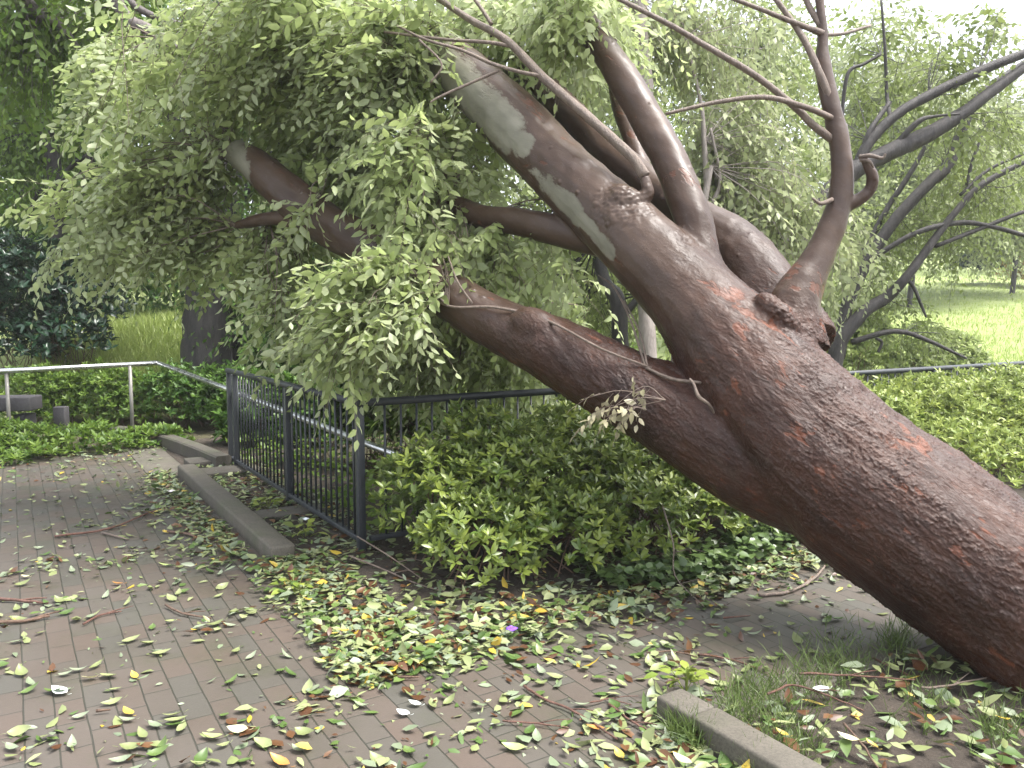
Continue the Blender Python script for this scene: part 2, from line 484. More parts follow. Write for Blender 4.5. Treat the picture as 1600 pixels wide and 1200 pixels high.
def soil_mat(name, c1, c2, c3):
    m, nt, pb, out = nodes(name)
    tc = N_(nt, "ShaderNodeTexCoord"); v = tc.outputs['Object']
    c = ramp(nt, noise(nt, v, 11, 8, .7), [(.3, c1), (.55, c2), (.75, c3)])
    nt.links.new(c, pb.inputs['Base Color']); pb.inputs['Roughness'].default_value = .85
    nt.links.new(bump(nt, noise(nt, v, 35, 7, .7), .9, .03), pb.inputs['Normal'])
    return m
M_soil = soil_mat("damp_soil", (.030, .022, .016), (.055, .042, .03), (.075, .055, .04))

def ground_mat():
    m, nt, pb, out = nodes("grassy_ground")
    tc = N_(nt, "ShaderNodeTexCoord"); v = tc.outputs['Object']
    g = ramp(nt, noise(nt, v, 3, 8, .7), [(.3, (.17, .22, .07)), (.5, (.25, .31, .10)), (.7, (.33, .37, .16))])
    e = ramp(nt, noise(nt, v, 9, 7, .7), [(.35, (.04, .03, .02)), (.6, (.08, .075, .03))])
    at = N_(nt, "ShaderNodeAttribute", attribute_name='rnd')
    c = mixc(nt, at.outputs['Fac'], e, g)
    nt.links.new(c, pb.inputs['Base Color']); pb.inputs['Roughness'].default_value = .9
    nt.links.new(bump(nt, noise(nt, v, 18, 8, .75), .8, .06), pb.inputs['Normal'])
    return m
M_ground = ground_mat()

def paving_mat():
    m, nt, pb, out = nodes("brick_paving")
    tc = N_(nt, "ShaderNodeTexCoord")
    v0 = mapping(nt, tc.outputs['Object'], (1, 1, 1), (0, 0, math.pi / 2))
    wob = N_(nt, "ShaderNodeTexNoise"); wob.inputs['Scale'].default_value = 3.5; wob.inputs['Detail'].default_value = 2
    nt.links.new(tc.outputs['Object'], wob.inputs['Vector'])
    va = N_(nt, "ShaderNodeVectorMath", operation='MULTIPLY_ADD'); va.inputs[1].default_value = (.012, .012, 0)
    nt.links.new(wob.outputs['Color'], va.inputs[0]); nt.links.new(v0, va.inputs[2]); v = va.outputs[0]
    def brick(c1, c2, mort, bias):
        b = N_(nt, "ShaderNodeTexBrick"); b.offset = .5; b.squash = 1
        b.inputs['Scale'].default_value = 1; b.inputs['Brick Width'].default_value = .21; b.inputs['Row Height'].default_value = .105
        b.inputs['Mortar Size'].default_value = .0035; b.inputs['Mortar Smooth'].default_value = .3; b.inputs['Bias'].default_value = bias
        b.inputs['Color1'].default_value = (*c1, 1); b.inputs['Color2'].default_value = (*c2, 1); b.inputs['Mortar'].default_value = (*mort, 1)
        nt.links.new(v, b.inputs['Vector']); return b
    b = brick((.078, .074, .063), (.100, .072, .057), (.024, .022, .018), -.05)
    o = tc.outputs['Object']
    c = b.outputs['Color']
    c = mixc(nt, ramp(nt, noise(nt, o, 1.1, 5), [(.35, 0.0), (.7, .32)]), c, (.080, .072, .061))
    c = mixc(nt, math_(nt, 'MULTIPLY', noise(nt, o, 40, 5, .7), .5), c, (.055, .048, .040))
    moss = ramp(nt, noise(nt, o, 2.4, 6, .65), [(.52, 0.0), (.72, .5)])
    c = mixc(nt, moss, c, (.052, .058, .03))
    c = mixc(nt, math_(nt, 'MULTIPLY', math_(nt, 'MULTIPLY', b.outputs['Fac'], .85), ramp(nt, noise(nt, o, 6, 5), [(.35, .45), (.6, 1.0)])), c, (.030, .030, .02))
    nt.links.new(c, pb.inputs['Base Color'])
    nt.links.new(ramp(nt, noise(nt, o, 1.6, 5), [(.35, .38), (.7, .66)]), pb.inputs['Roughness'])
    h = math_(nt, 'SUBTRACT', math_(nt, 'MULTIPLY', noise(nt, o, 120, 4, .7), .25), b.outputs['Fac'])
    # each brick sits a touch differently
    b2 = brick((0, 0, 0), (1, 1, 1), (0, 0, 0), 0)
    h = math_(nt, 'ADD', h, math_(nt, 'MULTIPLY', b2.outputs['Color'], .35))
    nt.links.new(bump(nt, h, .6, .006), pb.inputs['Normal'])
    return m
M_paving = paving_mat()

def metal(name, col, rough, metallic, worn=None):
    m, nt, pb, out = nodes(name)
    tc = N_(nt, "ShaderNodeTexCoord"); v = tc.outputs['Object']
    c = mixc(nt, noise(nt, v, 14, 6, .7), tuple(x * .7 for x in col), tuple(min(1, x * 1.3) for x in col))
    if worn: c = mixc(nt, ramp(nt, noise(nt, v, 22, 6, .7), [(.58, 0.0), (.7, .8)]), c, worn)
    nt.links.new(c, pb.inputs['Base Color']); pb.inputs['Metallic'].default_value = metallic
    nt.links.new(ramp(nt, noise(nt, v, 30, 4), [(.3, rough * .8), (.7, rough * 1.3)]), pb.inputs['Roughness'])
    return m
M_fence = metal("dark_painted_steel", (.030, .034, .040), .42, 0.0, (.05, .045, .04))
M_rail = metal("brushed_steel", (.62, .63, .64), .28, 1.0)
M_rust = metal("grey_steel_post", (.22, .21, .19), .5, .4)
M_stone = concrete("grey_stone", (.045, .042, .046), (.075, .07, .075), .2)

def flat_leaf(name, c1, c2, rough=.4):
    return leaf_mat(name, c1, c2, tuple(x * 1.1 for x in c1), rough=rough, trans=.12)
LITTER = [flat_leaf("litter_pale", (.19, .22, .09), (.33, .36, .18)), flat_leaf("litter_green", (.07, .12, .03), (.14, .20, .055)),
          flat_leaf("litter_yellow", (.42, .30, .04), (.48, .38, .10)), flat_leaf("litter_brown", (.075, .032, .014), (.15, .075, .032)),
          flat_leaf("litter_grey_green", (.16, .20, .12), (.26, .30, .20))]
# ------------------------------------------------------------------ the ground, paving and soil
def sm(a, b, x):
    t = np.clip((x - a) / (b - a), 0, 1); return t * t * (3 - 2 * t)

def terrain(x, y):
    x = np.asarray(x, float); y = np.asarray(y, float)
    left = 1.25 * sm(10.6, 15, y) + .10 * np.clip(y - 15, 0, 60)
    rise = np.clip((y - 12) * .125, 0, 9)
    right = rise * sm(12, 15, y)
    m = sm(-3.5, 1.5, x)
    z = left * (1 - m) + right * m
    wob = .06 * np.sin(x * 1.7 + y * .6) * np.cos(y * 1.3 - x * .4) * sm(10.5, 14, y)
    dist = np.hypot(x, y)
    z = z * (1 - sm(70, 160, dist)) + 9 * sm(70, 160, dist) * sm(0, 40, y)
    return z + wob - .02

def axis_vals(a, step, b, far):
    core = np.arange(a, b + step / 2, step)
    g = np.geomspace(step, far, 26)
    return np.concatenate([(core[0] - np.cumsum(g * .6))[::-1], core, core[-1] + np.cumsum(g * .6)])
xs = axis_vals(-14, .28, 16, 36); ys = axis_vals(-4, .28, 34, 36)
gx, gy = np.meshgrid(xs, ys)
gz = terrain(gx, gy)
mb = MB()
nx, ny = len(xs), len(ys)
ii = (np.arange(ny - 1)[:, None] * nx + np.arange(nx - 1)[None])
q = np.stack([ii, ii + 1, ii + nx + 1, ii + nx], -1).reshape(-1, 4)
grassy = np.clip(sm(10.8, 12.5, gy) , 0, 1)
mb.add(np.stack([gx, gy, gz], -1).reshape(-1, 3), q, None, 0, grassy.ravel())
tag(mb.obj("ground", M_ground, origin=(0, 0, 0)), kind='structure')

def sheet(name, rects, z, mat, wob=0.0, step=None):
    """flat sheet of grid-aligned rectangles, its own axes along the paving"""
    m = MB()
    for (u0, u1, v0, v1) in rects:
        if step:
            us = np.linspace(u0, u1, max(2, int((u1 - u0) / step))); vv = np.linspace(v0, v1, max(2, int((v1 - v0) / step)))
        else: us = np.array([u0, u1]); vv = np.array([v0, v1])
        a, b = np.meshgrid(us, vv)
        zz = np.full(a.shape, z)
        if wob:
            e = np.minimum(np.minimum(a - u0, u1 - a), np.minimum(b - v0, v1 - b))
            zz = zz + wob * sm(0, .3, e) * (.6 + .4 * np.sin(a * 5.1 + b * 2.2) * np.sin(b * 4.3 - a * 1.7)) + .3 * wob * np.sin(a * 17 + 1) * np.sin(b * 19) * sm(0, .2, e)
        n1, n2 = a.shape[1], a.shape[0]
        i = (np.arange(n2 - 1)[:, None] * n1 + np.arange(n1 - 1)[None])
        m.add(np.stack([a, b, zz], -1).reshape(-1, 3), np.stack([i, i + 1, i + n1 + 1, i + n1], -1).reshape(-1, 4))
    o = bpy.data.objects.new(name, m.mesh(name, mat)); COL.objects.link(o)
    o.location = C0; o.rotation_euler = (0, 0, TH)
    return tag(o, kind='structure')

sheet("paving", [(-9, -.42, -1.6, 5.8), (-9, 15, -9, -1.6)], .004, M_paving)
sheet("planting_soil", [(-.42, 15, -1.6, .9)], .010, M_soil, .035, .07)
sheet("tree_pit_soil", [(.30, 4.2, -6.5, -2.80)], .012, M_soil, .03, .06)
sheet("stair_soil", [(-.42, .9, .9, 5.8)], .006, M_soil, .02, .1)

# concrete edging that lies flush, a structure of the ground
mb = MB(); uvbox(mb, -.80, -.43, 3.55, 5.75, -.05, .014, .006)
tag(mb.obj("concrete_edging", M_conc, origin=UV(-.6, 4.6)), kind='structure')
# ------------------------------------------------------------------ kerbs and steps
def kerb(name, label, u0, u1, v0, v1, h, mat, group=None, bev=.012):
    m = MB(); uvbox(m, u0, u1, v0, v1, -.05, h, bev)
    return tag(m.obj(name, mat, origin=UV((u0 + u1) / 2, (v0 + v1) / 2)), label, 'kerb', group)
kerb('kerb_stone', 'long raised concrete kerb lying beside the left fence, leaves heaped along it', -.56, -.40, .10, 3.40, .115, M_conc, None, .018)
g_ = 'kerb stones round the tree pit'
kerb('kerb_stone', 'short end kerb block at the corner of the tree pit', .17, .305, -2.80, -2.62, .098, M_conc, g_)
kerb('kerb_stone', 'long grey kerb stone running from the tree pit corner towards the viewer', .17, .305, -3.70, -2.806, .10, M_conc, g_)
m = MB(); uvbox(m, .308, 4.2, -2.80, -2.64, -.05, .016, .006)
tag(m.obj('flush_kerb', M_conc, origin=UV(1.5, -2.72)), 'flat pale edging slab along the far side of the tree pit', 'kerb', g_)
# low curved wall behind the paving corner
wp = [G(350, 735), G(300, 713), G(255, 697), G(215, 688), G(180, 684)]
wp = catmull(np.array(wp), 5)
m = MB(); k = len(wp); tn_ = unit(np.gradient(wp, axis=0)); sd = np.cross(tn_, [0, 0, 1.0]) * .08
ring = [(-1, -.05), (-1, .135), (-.8, .15), (.8, .15), (1, .135), (1, -.05)]
v = np.stack([wp + sd * a + np.array([0, 0, b]) for a, b in ring], 1).reshape(-1, 3)
i = np.arange(k - 1)[:, None] * 6; j = np.arange(5)[None]
m.add(v, np.stack([i + j, i + j + 1, i + 6 + j + 1, i + 6 + j], -1).reshape(-1, 4), [(0, 2, 1), (0, 3, 2), (0, 4, 3), (0, 5, 4)] + [tuple((k - 1) * 6 + x for x in f) for f in ((0, 1, 2), (0, 2, 3), (0, 3, 4), (0, 4, 5))])
tag(m.obj('low_wall', M_conc2, smooth=False), 'low curving concrete wall edge behind the paving corner', 'low wall')
for (v0, v1, h, lab) in ((3.62, 3.95, .085, 'farthest narrow concrete step between kerb and fence end'), (3.02, 3.36, .07, 'middle concrete step slab squeezed between kerb and fence'), (1.10, 1.36, .06, 'nearest concrete step slab beside the fence with green weeds round it')):
    m = MB(); uvbox(m, -.41, .16, v0, v1, -.03, h, .01)
    tag(m.obj('concrete_step', M_conc2, origin=UV(-.1, v0)), lab, 'step', 'concrete steps by the left fence')

# ------------------------------------------------------------------ metal bar fences
def fence(name, label, base_uv, direction, length, posts, along_u):
    root = empty(name, base_uv, label, 'fence', rz=0)
    dirn = UB if along_u else VA; nrm = VA if along_u else UB
    b0 = np.asarray(base_uv)
    def pt(s, z, n=0.0): return b0 + dirn * s + nrm * n + np.array([0, 0, z])
    def bar(m, p0, p1, w, dpt):
        # square bar between two places
        a = unit(p1 - p0); s1 = np.cross(a, [0, 0, 1.0]) if abs(a[2]) < .9 else dirn
        s1 = unit(s1); s2 = np.cross(a, s1)
        c = [p + s1 * x * w / 2 + s2 * y * dpt / 2 for p in (p0, p1) for x, y in ((-1, -1), (1, -1), (1, 1), (-1, 1))]
        box_mb(m, c, .003)
    m = MB(); tube(m, [pt(-.03, 1.0), pt(length * .5, 1.0), pt(length + .03, 1.0)], .026, 10); m.obj('top_rail', M_fence, root)
    m = MB(); bar(m, pt(0, .105), pt(length, .105), .04, .03); m.obj('bottom_rail', M_fence, root)
    for s, w in posts:
        m = MB(); bar(m, pt(s, -.08), pt(s, .98), w, .05)
        bar(m, pt(s, .0), pt(s, .012), .1, .1)
        m.obj('post', M_fence, root)
    ps = posts if posts[0][0] < .1 else [(0, .05)] + posts
    for (s0, w0), (s1, w1) in zip(ps[:-1], ps[1:]):
        n = max(1, int(round((s1 - s0) / .112)))
        if n < 3: continue
        m = MB()
        for k in range(1, n):
            s = s0 + (s1 - s0) * k / n
            tube(m, [pt(s, .11), pt(s, .99)], .0085, 6)
        m.obj('bar_panel', M_fence, root)
    return root
fence('metal_fence', 'dark grey metal bar fence beside the raised kerb and steps, running away from the viewer', UV(0, .0), VA, 3.66, [(0, .05), (1.58, .05), (3.38, .06), (3.62, .05)], False)
fence('metal_fence', 'dark metal bar fence half buried in the azalea hedge, passing behind the fallen trunk', UV(.06, 0), UB, 12.8, [(k * 1.6 + 1.6, .045) for k in range(0, 8)], True)

# steel handrail
rail = empty('handrail', G(205, 680), 'shiny steel handrail bending down behind the left fence', 'handrail')
hp = [P(-140, 586, 8.9), P(60, 577, 9.5), P(246, 567, 10.1)]
hp2 = [P(246, 567, 10.1), P(356, 608, 8.3), P(575, 694, 6.05), P(650, 722, 5.55)]
mb = MB(); tube(mb, hp, .03, 12); tube(mb, hp2, .027, 12); mb.obj('rail', M_rail, rail)
for (px, py, d) in ((203, 570, 9.95), (10, 580, 9.35)):
    p = P(px, py, d); mb = MB(); tube(mb, [p, [p[0], p[1], terrain(p[0], p[1]) - .03]], .022, 10); mb.obj('post', M_rust, rail)
p = P(452, 646, 7.15); mb = MB(); tube(mb, [p, [p[0], p[1], -.3]], .018, 10); mb.obj('post', M_rust, rail)

# stone block at the left edge
bx = empty('stone_bench', P(5, 660, 9.6), 'low dark grey stone bench at the left edge below the handrail', 'bench')
mb = MB()
a = P(-60, 622, 9.4); b = P(46, 624, 9.5)
def slab(m, a, b, depth, h, bev=.015):
    d = unit(np.array([b[0] - a[0], b[1] - a[1], 0])); n = np.array([-d[1], d[0], 0])
    base = [a, b, b + n * depth, a + n * depth]
    base = [np.array([x[0], x[1], a[2]]) for x in base]
    box_mb(m, [x - np.array([0, 0, h]) for x in base] + base, bev)
slab(mb, a, b, .35, .17); mb.obj('seat', M_stone, bx)
mb = MB(); slab(mb, P(-55, 648, 9.55), P(-25, 648, 9.55), .25, .4); mb.obj('leg', M_stone, bx)
mb = MB(); slab(mb, P(20, 648, 9.6), P(38, 648, 9.6), .25, .4); mb.obj('leg', M_stone, bx)
mb = MB(); slab(mb, P(82, 636, 9.9), P(100, 636, 9.9), .12, .30, .01)
tag(mb.obj('stone_post', M_stone), 'short dark stone post among the shrubs right of the stone bench', 'post')

# ------------------------------------------------------------------ the fallen tree
TRUNK = [(1980, 1240, 2.95, 215), (1790, 1085, 3.15, 180), (1690, 1010, 3.24, 152), (1600, 942, 3.36, 136), (1440, 830, 3.62, 133), (1310, 735, 3.85, 126), (1225, 645, 4.02, 112), (1165, 565, 4.18, 98)]
L1 = [(1225, 645, 4.02, 104), (1150, 550, 4.2, 92), (1080, 465, 4.38, 76), (1005, 388, 4.6, 65), (930, 318, 4.85, 59), (862, 255, 5.1, 54), (810, 200, 5.3, 54), (770, 160, 5.42, 47), (720, 115, 5.6, 44), (672, 82, 5.8, 40), (620, 50, 6.0, 32), (540, -10, 6.3, 22), (430, -80, 6.7, 10)]
L2 = [(1310, 765, 3.85, 90), (1210, 735, 4.0, 86), (1120, 690, 4.12, 76), (1035, 640, 4.28, 66), (945, 590, 4.45, 61), (860, 545, 4.65, 53), (780, 508, 4.85, 43), (715, 470, 5.0, 39), (650, 425, 5.2, 37), (590, 390, 5.4, 35), (520, 356, 5.6, 33), (450, 302, 5.85, 31), (405, 262, 6.05, 27), (368, 236, 6.2, 20)]
L3 = [(1215, 570, 4.2, 60), (1155, 495, 4.3, 46), (1105, 425, 4.45, 36), (1085, 350, 4.6, 33), (1052, 262, 4.8, 31), (1010, 185, 5.0, 29), (965, 108, 5.2, 26), (922, 48, 5.4, 23), (870, -20, 5.6, 16)]
L4 = [(1250, 545, 4.3, 62), (1190, 445, 4.6, 52), (1140, 385, 4.85, 46), (1090, 345, 5.0, 38), (1030, 300, 5.2, 30), (965, 250, 5.45, 28), (905, 190, 5.7, 25), (850, 135, 5.95, 21), (790, 70, 6.2, 14), (730, 0, 6.5, 8)]
L5 = [(1235, 540, 4.15, 60), (1245, 468, 4.2, 40), (1284, 392, 4.25, 27), (1308, 330, 4.28, 20), (1316, 270, 4.3, 17), (1310, 215, 4.33, 16), (1295, 150, 4.38, 14), (1286, 90, 4.42, 11), (1285, 45, 4.45, 9), (1276, -40, 4.5, 6)]
L6 = [(1000, 395, 4.75, 22), (880, 362, 5.0, 24), (810, 346, 5.2, 22), (745, 338, 5.4, 19), (690, 305, 5.6, 16), (640, 268, 5.8, 14), (595, 235, 6.0, 10)]
L7 = [(520, 352, 5.65, 20), (468, 343, 5.8, 14), (420, 342, 6.0, 11), (370, 352, 6.2, 8)]
L8 = [(1150, 420, 4.9, 34), (1060, 360, 5.2, 22), (1010, 280, 5.5, 17), (985, 210, 5.7, 14), (965, 150, 5.9, 12), (958, 60, 6.1, 9)]
L9 = [(1000, 300, 5.6, 16), (890, 245, 5.8, 18), (862, 190, 5.95, 17), (800, 130, 6.2, 14), (740, 80, 6.4, 9)]
HOOK = [(1316, 324, 4.28, 11), (1342, 312, 4.27, 8.5), (1360, 296, 4.26, 7.5), (1363, 275, 4.25, 7), (1355, 258, 4.25, 6), (1349, 244, 4.24, 5)]
SHOOT = [(960, 330, 4.66, 20), (990, 318, 4.6, 14), (1012, 303, 4.58, 10), (1008, 275, 4.6, 8.5), (985, 243, 4.65, 8), (925, 188, 4.8, 7.5), (850, 122, 4.95, 7), (790, 62, 5.1, 6), (730, 28, 5.3, 5), (660, -20, 5.5, 4)]
def slim(L, k, n0):
    return [(a, b, d, r * (k if i >= n0 else 1)) for i, (a, b, d, r) in enumerate(L)]
L1 = slim(L1, .91, 2); L3 = slim(L3, .86, 2); L5 = slim(L5, .9, 2); L4 = slim(L4, .92, 3)
def place(L):
    return np.array([[*P(a, b, d), r * d / FPX] for a, b, d, r in L])
tb_loc = P(1790, 1085, 3.15); tb_loc[2] = 0
tree = empty('fallen_tree', tb_loc, 'huge reddish brown tree fallen across the fence, its leafy crown on the left', 'fallen tree')

mb = MB()
for L in (TRUNK, L1, L2, L3, L4, L5, L6, L7, L8, L9, HOOK):
    p = catmull(place(L), 6)
    tube(mb, p[:, :3], p[:, 3], 20, rough=.012)
tube(mb, catmull(place(SHOOT[:4]), 6)[:, :3], catmull(place(SHOOT[:4]), 6)[:, 3], 14)
# root flare at the torn-up base
bp = place(TRUNK)
for a in range(6):
    an = a * 1.05 + .3
    o = bp[1, :3]; dv = np.array([math.cos(an), math.sin(an), -.25])
    rp = np.array([[*(o + dv * .1), .22], [*(o + dv * .55 + [.1, -.05, -.06]), .13], [*(o + dv * 1.0 + [.15, -.1, -.16]), .06]])
    rp = catmull(rp, 4); tube(mb, rp[:, :3], rp[:, 3], 10)
# knobs: the burl at the limb, the knot in the fork, a sawn stub, a swelling
def lump(m, c, r, axis=None, k=1.0):
    bm = bmesh.new(); bmesh.ops.create_icosphere(bm, subdivisions=3, radius=1)
    v = np.array([x.co for x in bm.verts]); f = [[x.index for x in ff.verts] for ff in bm.faces]; bm.free()
    v = v * np.asarray(r)
    if axis is not None:
        a = unit(np.asarray(axis)); ref = np.array([0, 1.0, 0]); b = unit(np.cross(a, ref)); c2 = np.cross(a, b)
        v = v[:, :1] * a + v[:, 1:2] * b + v[:, 2:] * c2
    m.add(v + np.asarray(c), None, f)
tdir = unit(bp[4, :3] - bp[1, :3])
lump(mb, P(975, 318, 4.62), (.13, .10, .10), tdir)
lump(mb, P(1215, 492, 4.02), (.15, .07, .09), P(1240, 520, 4.0) - P(1185, 465, 4.05))
lump(mb, P(1070, 383, 4.46), (.07, .06, .05), tdir)
lump(mb, P(840, 515, 4.6), (.20, .12, .1), P(800, 490, 4.7) - P(900, 540, 4.5))
lump(mb, P(1040, 600, 4.3), (.22, .12, .1), P(1000, 580, 4.4) - P(1080, 620, 4.2))
tmp = bpy.data.objects.new('tmp', mb.mesh('tmp', [M_bark])); COL.objects.link(tmp)
rm = tmp.modifiers.new('r', 'REMESH'); rm.mode = 'VOXEL'; rm.voxel_size = .0062
sm_ = tmp.modifiers.new('s', 'SMOOTH'); sm_.factor = .5; sm_.iterations = 34
dg = bpy.context.evaluated_depsgraph_get()
me = bpy.data.meshes.new_from_object(tmp.evaluated_get(dg), depsgraph=dg)
bpy.data.objects.remove(tmp)
nv = len(me.vertices); co = np.empty(nv * 3, np.float32); me.vertices.foreach_get('co', co); co = co.reshape(-1, 3).astype(float)
no = np.empty(nv * 3, np.float32); me.vertices.foreach_get('normal', no); no = no.reshape(-1, 3).astype(float)
# bark axes: x runs along the trunk
ax = unit(bp[6, :3] - bp[2, :3]); ay = unit(np.cross(ax, [0, 0, 1.0])); az = np.cross(ax, ay)
bk = np.stack([co @ ax, co @ ay, co @ az], 1)
# how far up the tree (smooth thin bark on the upper limbs)
t_up = (co - bp[3, :3]) @ ax
t_fork = float((bp[7, :3] - bp[3, :3]) @ ax)
smoothness = sm(t_fork - .35, t_fork + .9, t_up)
on_l2 = np.zeros(nv)
l2p = catmull(place(L2), 4)[:, :3]
for s in range(0, nv, 20000):
    dd = np.linalg.norm(co[s:s + 20000, None] - l2p[None], axis=2)
    on_l2[s:s + 20000] = np.where(dd.min(1) < .36, 1, 0)
l5p = catmull(place(L5[1:]), 4)[:, :3]
smoothness = np.maximum(smoothness, np.clip(2.2 - np.linalg.norm(co[:, None] - l5p[None], axis=2).min(1) / .1, 0, 1))
smoothness = np.where(on_l2 > 0, sm(t_fork + .6, t_fork + 1.6, t_up), smoothness)
rough_ = 1 - .93 * smoothness
n1 = fbm(bk * [5.0, 18, 18], 5, .55, 3); n2 = fbm(bk * [12.0, 42, 42] + 5, 3, .5, 9); n3 = fbm(bk * [2.0, 4, 4], 3, .5, 1)
patchy = sm(.36, .6, fbm(bk * [2.2, 5, 5] + 9, 2, .5, 21))       # some of the bark still lies tight
f1 = n1 * 7.5 % 1.0; f2 = n2 * 5.0 % 1.0
disp = (n3 - .5) * .03 + rough_ * ((f1 ** 5) * .0075 * (.2 + .8 * patchy) + (f2 ** 2) * .0032 * (.4 + .6 * patchy) + (vnoise(bk * [40, 90, 90]) - .5) * .003) - rough_ * .004
# twig scars and lenticels on the smooth limbs
up_ = np.nonzero(smoothness > .6)[0]
for c_ in rng.choice(up_, 150, replace=False):
    r_ = rng.uniform(.010, .022)
    sel = up_[np.abs(co[up_] - co[c_]).max(1) < r_]
    dd = np.linalg.norm(co[sel] - co[c_], axis=1) / r_
    disp[sel] += rng.uniform(.003, .009) * np.clip(1 - dd, 0, 1) ** .7
near_thin = np.clip(1 - np.abs(0), 0, 1)
for (px_, py_, d_, r_) in ((975, 318, 4.55, .2), (1215, 492, 3.95, .17), (1070, 383, 4.4, .1)):
    kp = P(px_, py_, d_); km = np.clip(1 - np.linalg.norm(co - kp, axis=1) / r_, 0, 1)
    for i_ in np.nonzero(km > 0)[0]:
        c_ = Vector(co[i_] * 26); disp[i_] += km[i_] ** .5 * (.012 * mnoise.noise(c_ * .6) + .007 * mnoise.noise(c_ * 1.9)) - .02 * max(0, km[i_] - .55)
co2 = co + no * disp[:, None] * np.clip((bp[3, 3]) / .35, .3, 1)
def capsule(a, b, r):
    a, b = np.asarray(a), np.asarray(b); ab = b - a
    t = np.clip(((co - a) @ ab) / (ab @ ab), 0, 1)
    return 1 - np.linalg.norm(co - a - t[:, None] * ab, axis=1) / r
pale = np.zeros(nv)
def px_r(r, d): return r * d / FPX
l1p = place(L1)
for (x0, y0, d0, x1, y1, d1, r) in ((655, 85, 5.68, 705, 125, 5.40, 50), (705, 125, 5.38, 785, 200, 5.08, 44), (778, 250, 4.96, 835, 285, 4.82, 34), (835, 285, 4.86, 900, 335, 4.70, 25), (900, 335, 4.68, 965, 395, 4.52, 17), (785, 200, 5.05, 815, 225, 5.0, 26), (365, 232, 6.15, 385, 270, 6.0, 28)):
    pale = np.maximum(pale, capsule(P(x0, y0, d0), P(x1, y1, d1), px_r(r, d0)))
pale = np.clip(pale, 0, 1) ** .7
l9p = catmull(place(L9[1:4]), 4)[:, :3]
pale = np.maximum(pale, np.where(np.linalg.norm(co[:, None] - l9p[None], axis=2).min(1) < .14, .55, 0))
me.vertices.foreach_set('co', (co2 - tb_loc).astype(np.float32).ravel())
for nm, arr, ty in (('bk', bk, 'FLOAT_VECTOR'), ('pale', pale, 'FLOAT'), ('smoothness', smoothness, 'FLOAT'), ('flake', f1, 'FLOAT')):
    at = me.attributes.new(nm, ty, 'POINT'); at.data.foreach_set('vector' if ty == 'FLOAT_VECTOR' else 'value', np.asarray(arr, np.float32).ravel())
me.polygons.foreach_set('use_smooth', np.ones(len(me.polygons), bool))
me.materials.clear(); me.materials.append(M_bark); me.update()
trunk = bpy.data.objects.new('trunk', me); COL.objects.link(trunk); trunk.parent = tree

def limb(L, mat, parent, sides=8, name='branch', rough=.03):
    m = MB(); p = catmull(place(L), 6); tube(m, p[:, :3], p[:, 3], sides, rough=rough); return m.obj(name, mat, parent)
limb(SHOOT[3:], M_twig, tree)
for L in ([(1310, 225, 4.33, 6.5), (1270, 195, 4.3, 6), (1243, 168, 4.3, 5.5), (1180, 118, 4.3, 5), (1100, 70, 4.35, 4.5), (1040, 35, 4.4, 4), (940, -15, 4.5, 3)],
          [(1303, 186, 4.33, 5), (1260, 168, 4.25, 4.5), (1195, 152, 4.2, 4), (1120, 160, 4.2, 3.5), (1040, 178, 4.2, 2.5)],
          [(1306, 178, 4.35, 6.5), (1283, 120, 4.36, 6), (1255, 60, 4.4, 5), (1210, -5, 4.45, 4)],
          [(1286, 52, 4.43, 5), (1240, 35, 4.4, 4), (1190, 15, 4.4, 3.5), (1130, -8, 4.4, 3)],
          [(1282, 40, 4.45, 5), (1262, 5, 4.5, 4.5), (1250, -30, 4.5, 4)],
          [(1289, 55, 4.45, 3), (1320, 52, 4.5, 2.6), (1360, 40, 4.6, 2)],
          [(1343, 245, 4.24, 3.6), (1360, 243, 4.2, 3.2), (1378, 247, 4.18, 2.6), (1384, 240, 4.17, 1.6)],
          [(1345, 250, 4.24, 3.4), (1358, 252, 4.2, 2.8), (1365, 262, 4.2, 1.5)],
          [(1300, 312, 4.25, 4), (1282, 318, 4.2, 3), (1270, 310, 4.18, 2)],
          [(846, 119, 4.95, 3.5), (815, 113, 4.95, 3), (770, 100, 5.0, 3), (720, 78, 5.0, 2.5), (665, 62, 5.1, 2.2), (620, 40, 5.1, 1.5)],
          [(798, 72, 5.08, 3.2), (760, 66, 5.1, 3), (700, 62, 5.2, 2.4), (600, 50, 5.2, 2)],
          [(768, 38, 5.15, 3.2), (750, 10, 5.2, 3), (720, -30, 5.3, 2.4)],
          [(780, 110, 5.0, 2.6), (735, 130, 5.0, 2.4), (690, 150, 5.0, 2), (672, 160, 5.0, 1.4)],
          [(1018, 575, 4.2, 1.8), (940, 545, 4.25, 2), (875, 510, 4.45, 2.2), (830, 492, 4.6, 2.4), (770, 480, 4.7, 2.4), (700, 478, 4.8, 2), (660, 450, 4.9, 1.8), (600, 430, 5.0, 1.2)],
          [(738, 474, 4.75, 1.8), (715, 440, 4.8, 1.6), (700, 400, 4.9, 1.2)],
          [(1095, 598, 4.0, 2.4), (1050, 592, 4.1, 3), (1010, 575, 4.2, 2.4)],
          [(1118, 650, 3.95, 1.8), (1108, 632, 3.92, 2.4), (1092, 620, 3.92, 3), (1084, 600, 3.95, 2.2), (1078, 592, 3.98, 1.8)],
          [(1010, 578, 4.2, 2), (985, 500, 4.5, 1.8), (960, 450, 4.7, 1.6), (935, 430, 4.8, 0.96)],
          [(1012, 575, 4.2, 1.8), (1000, 520, 4.4, 1.6), (975, 470, 4.6, 1.2)],
          [(655, 62, 5.0, 1.8), (690, 100, 5.0, 1.5), (672, 130, 5.0, 1.2)]):
    limb(L, M_twig, tree, 7)
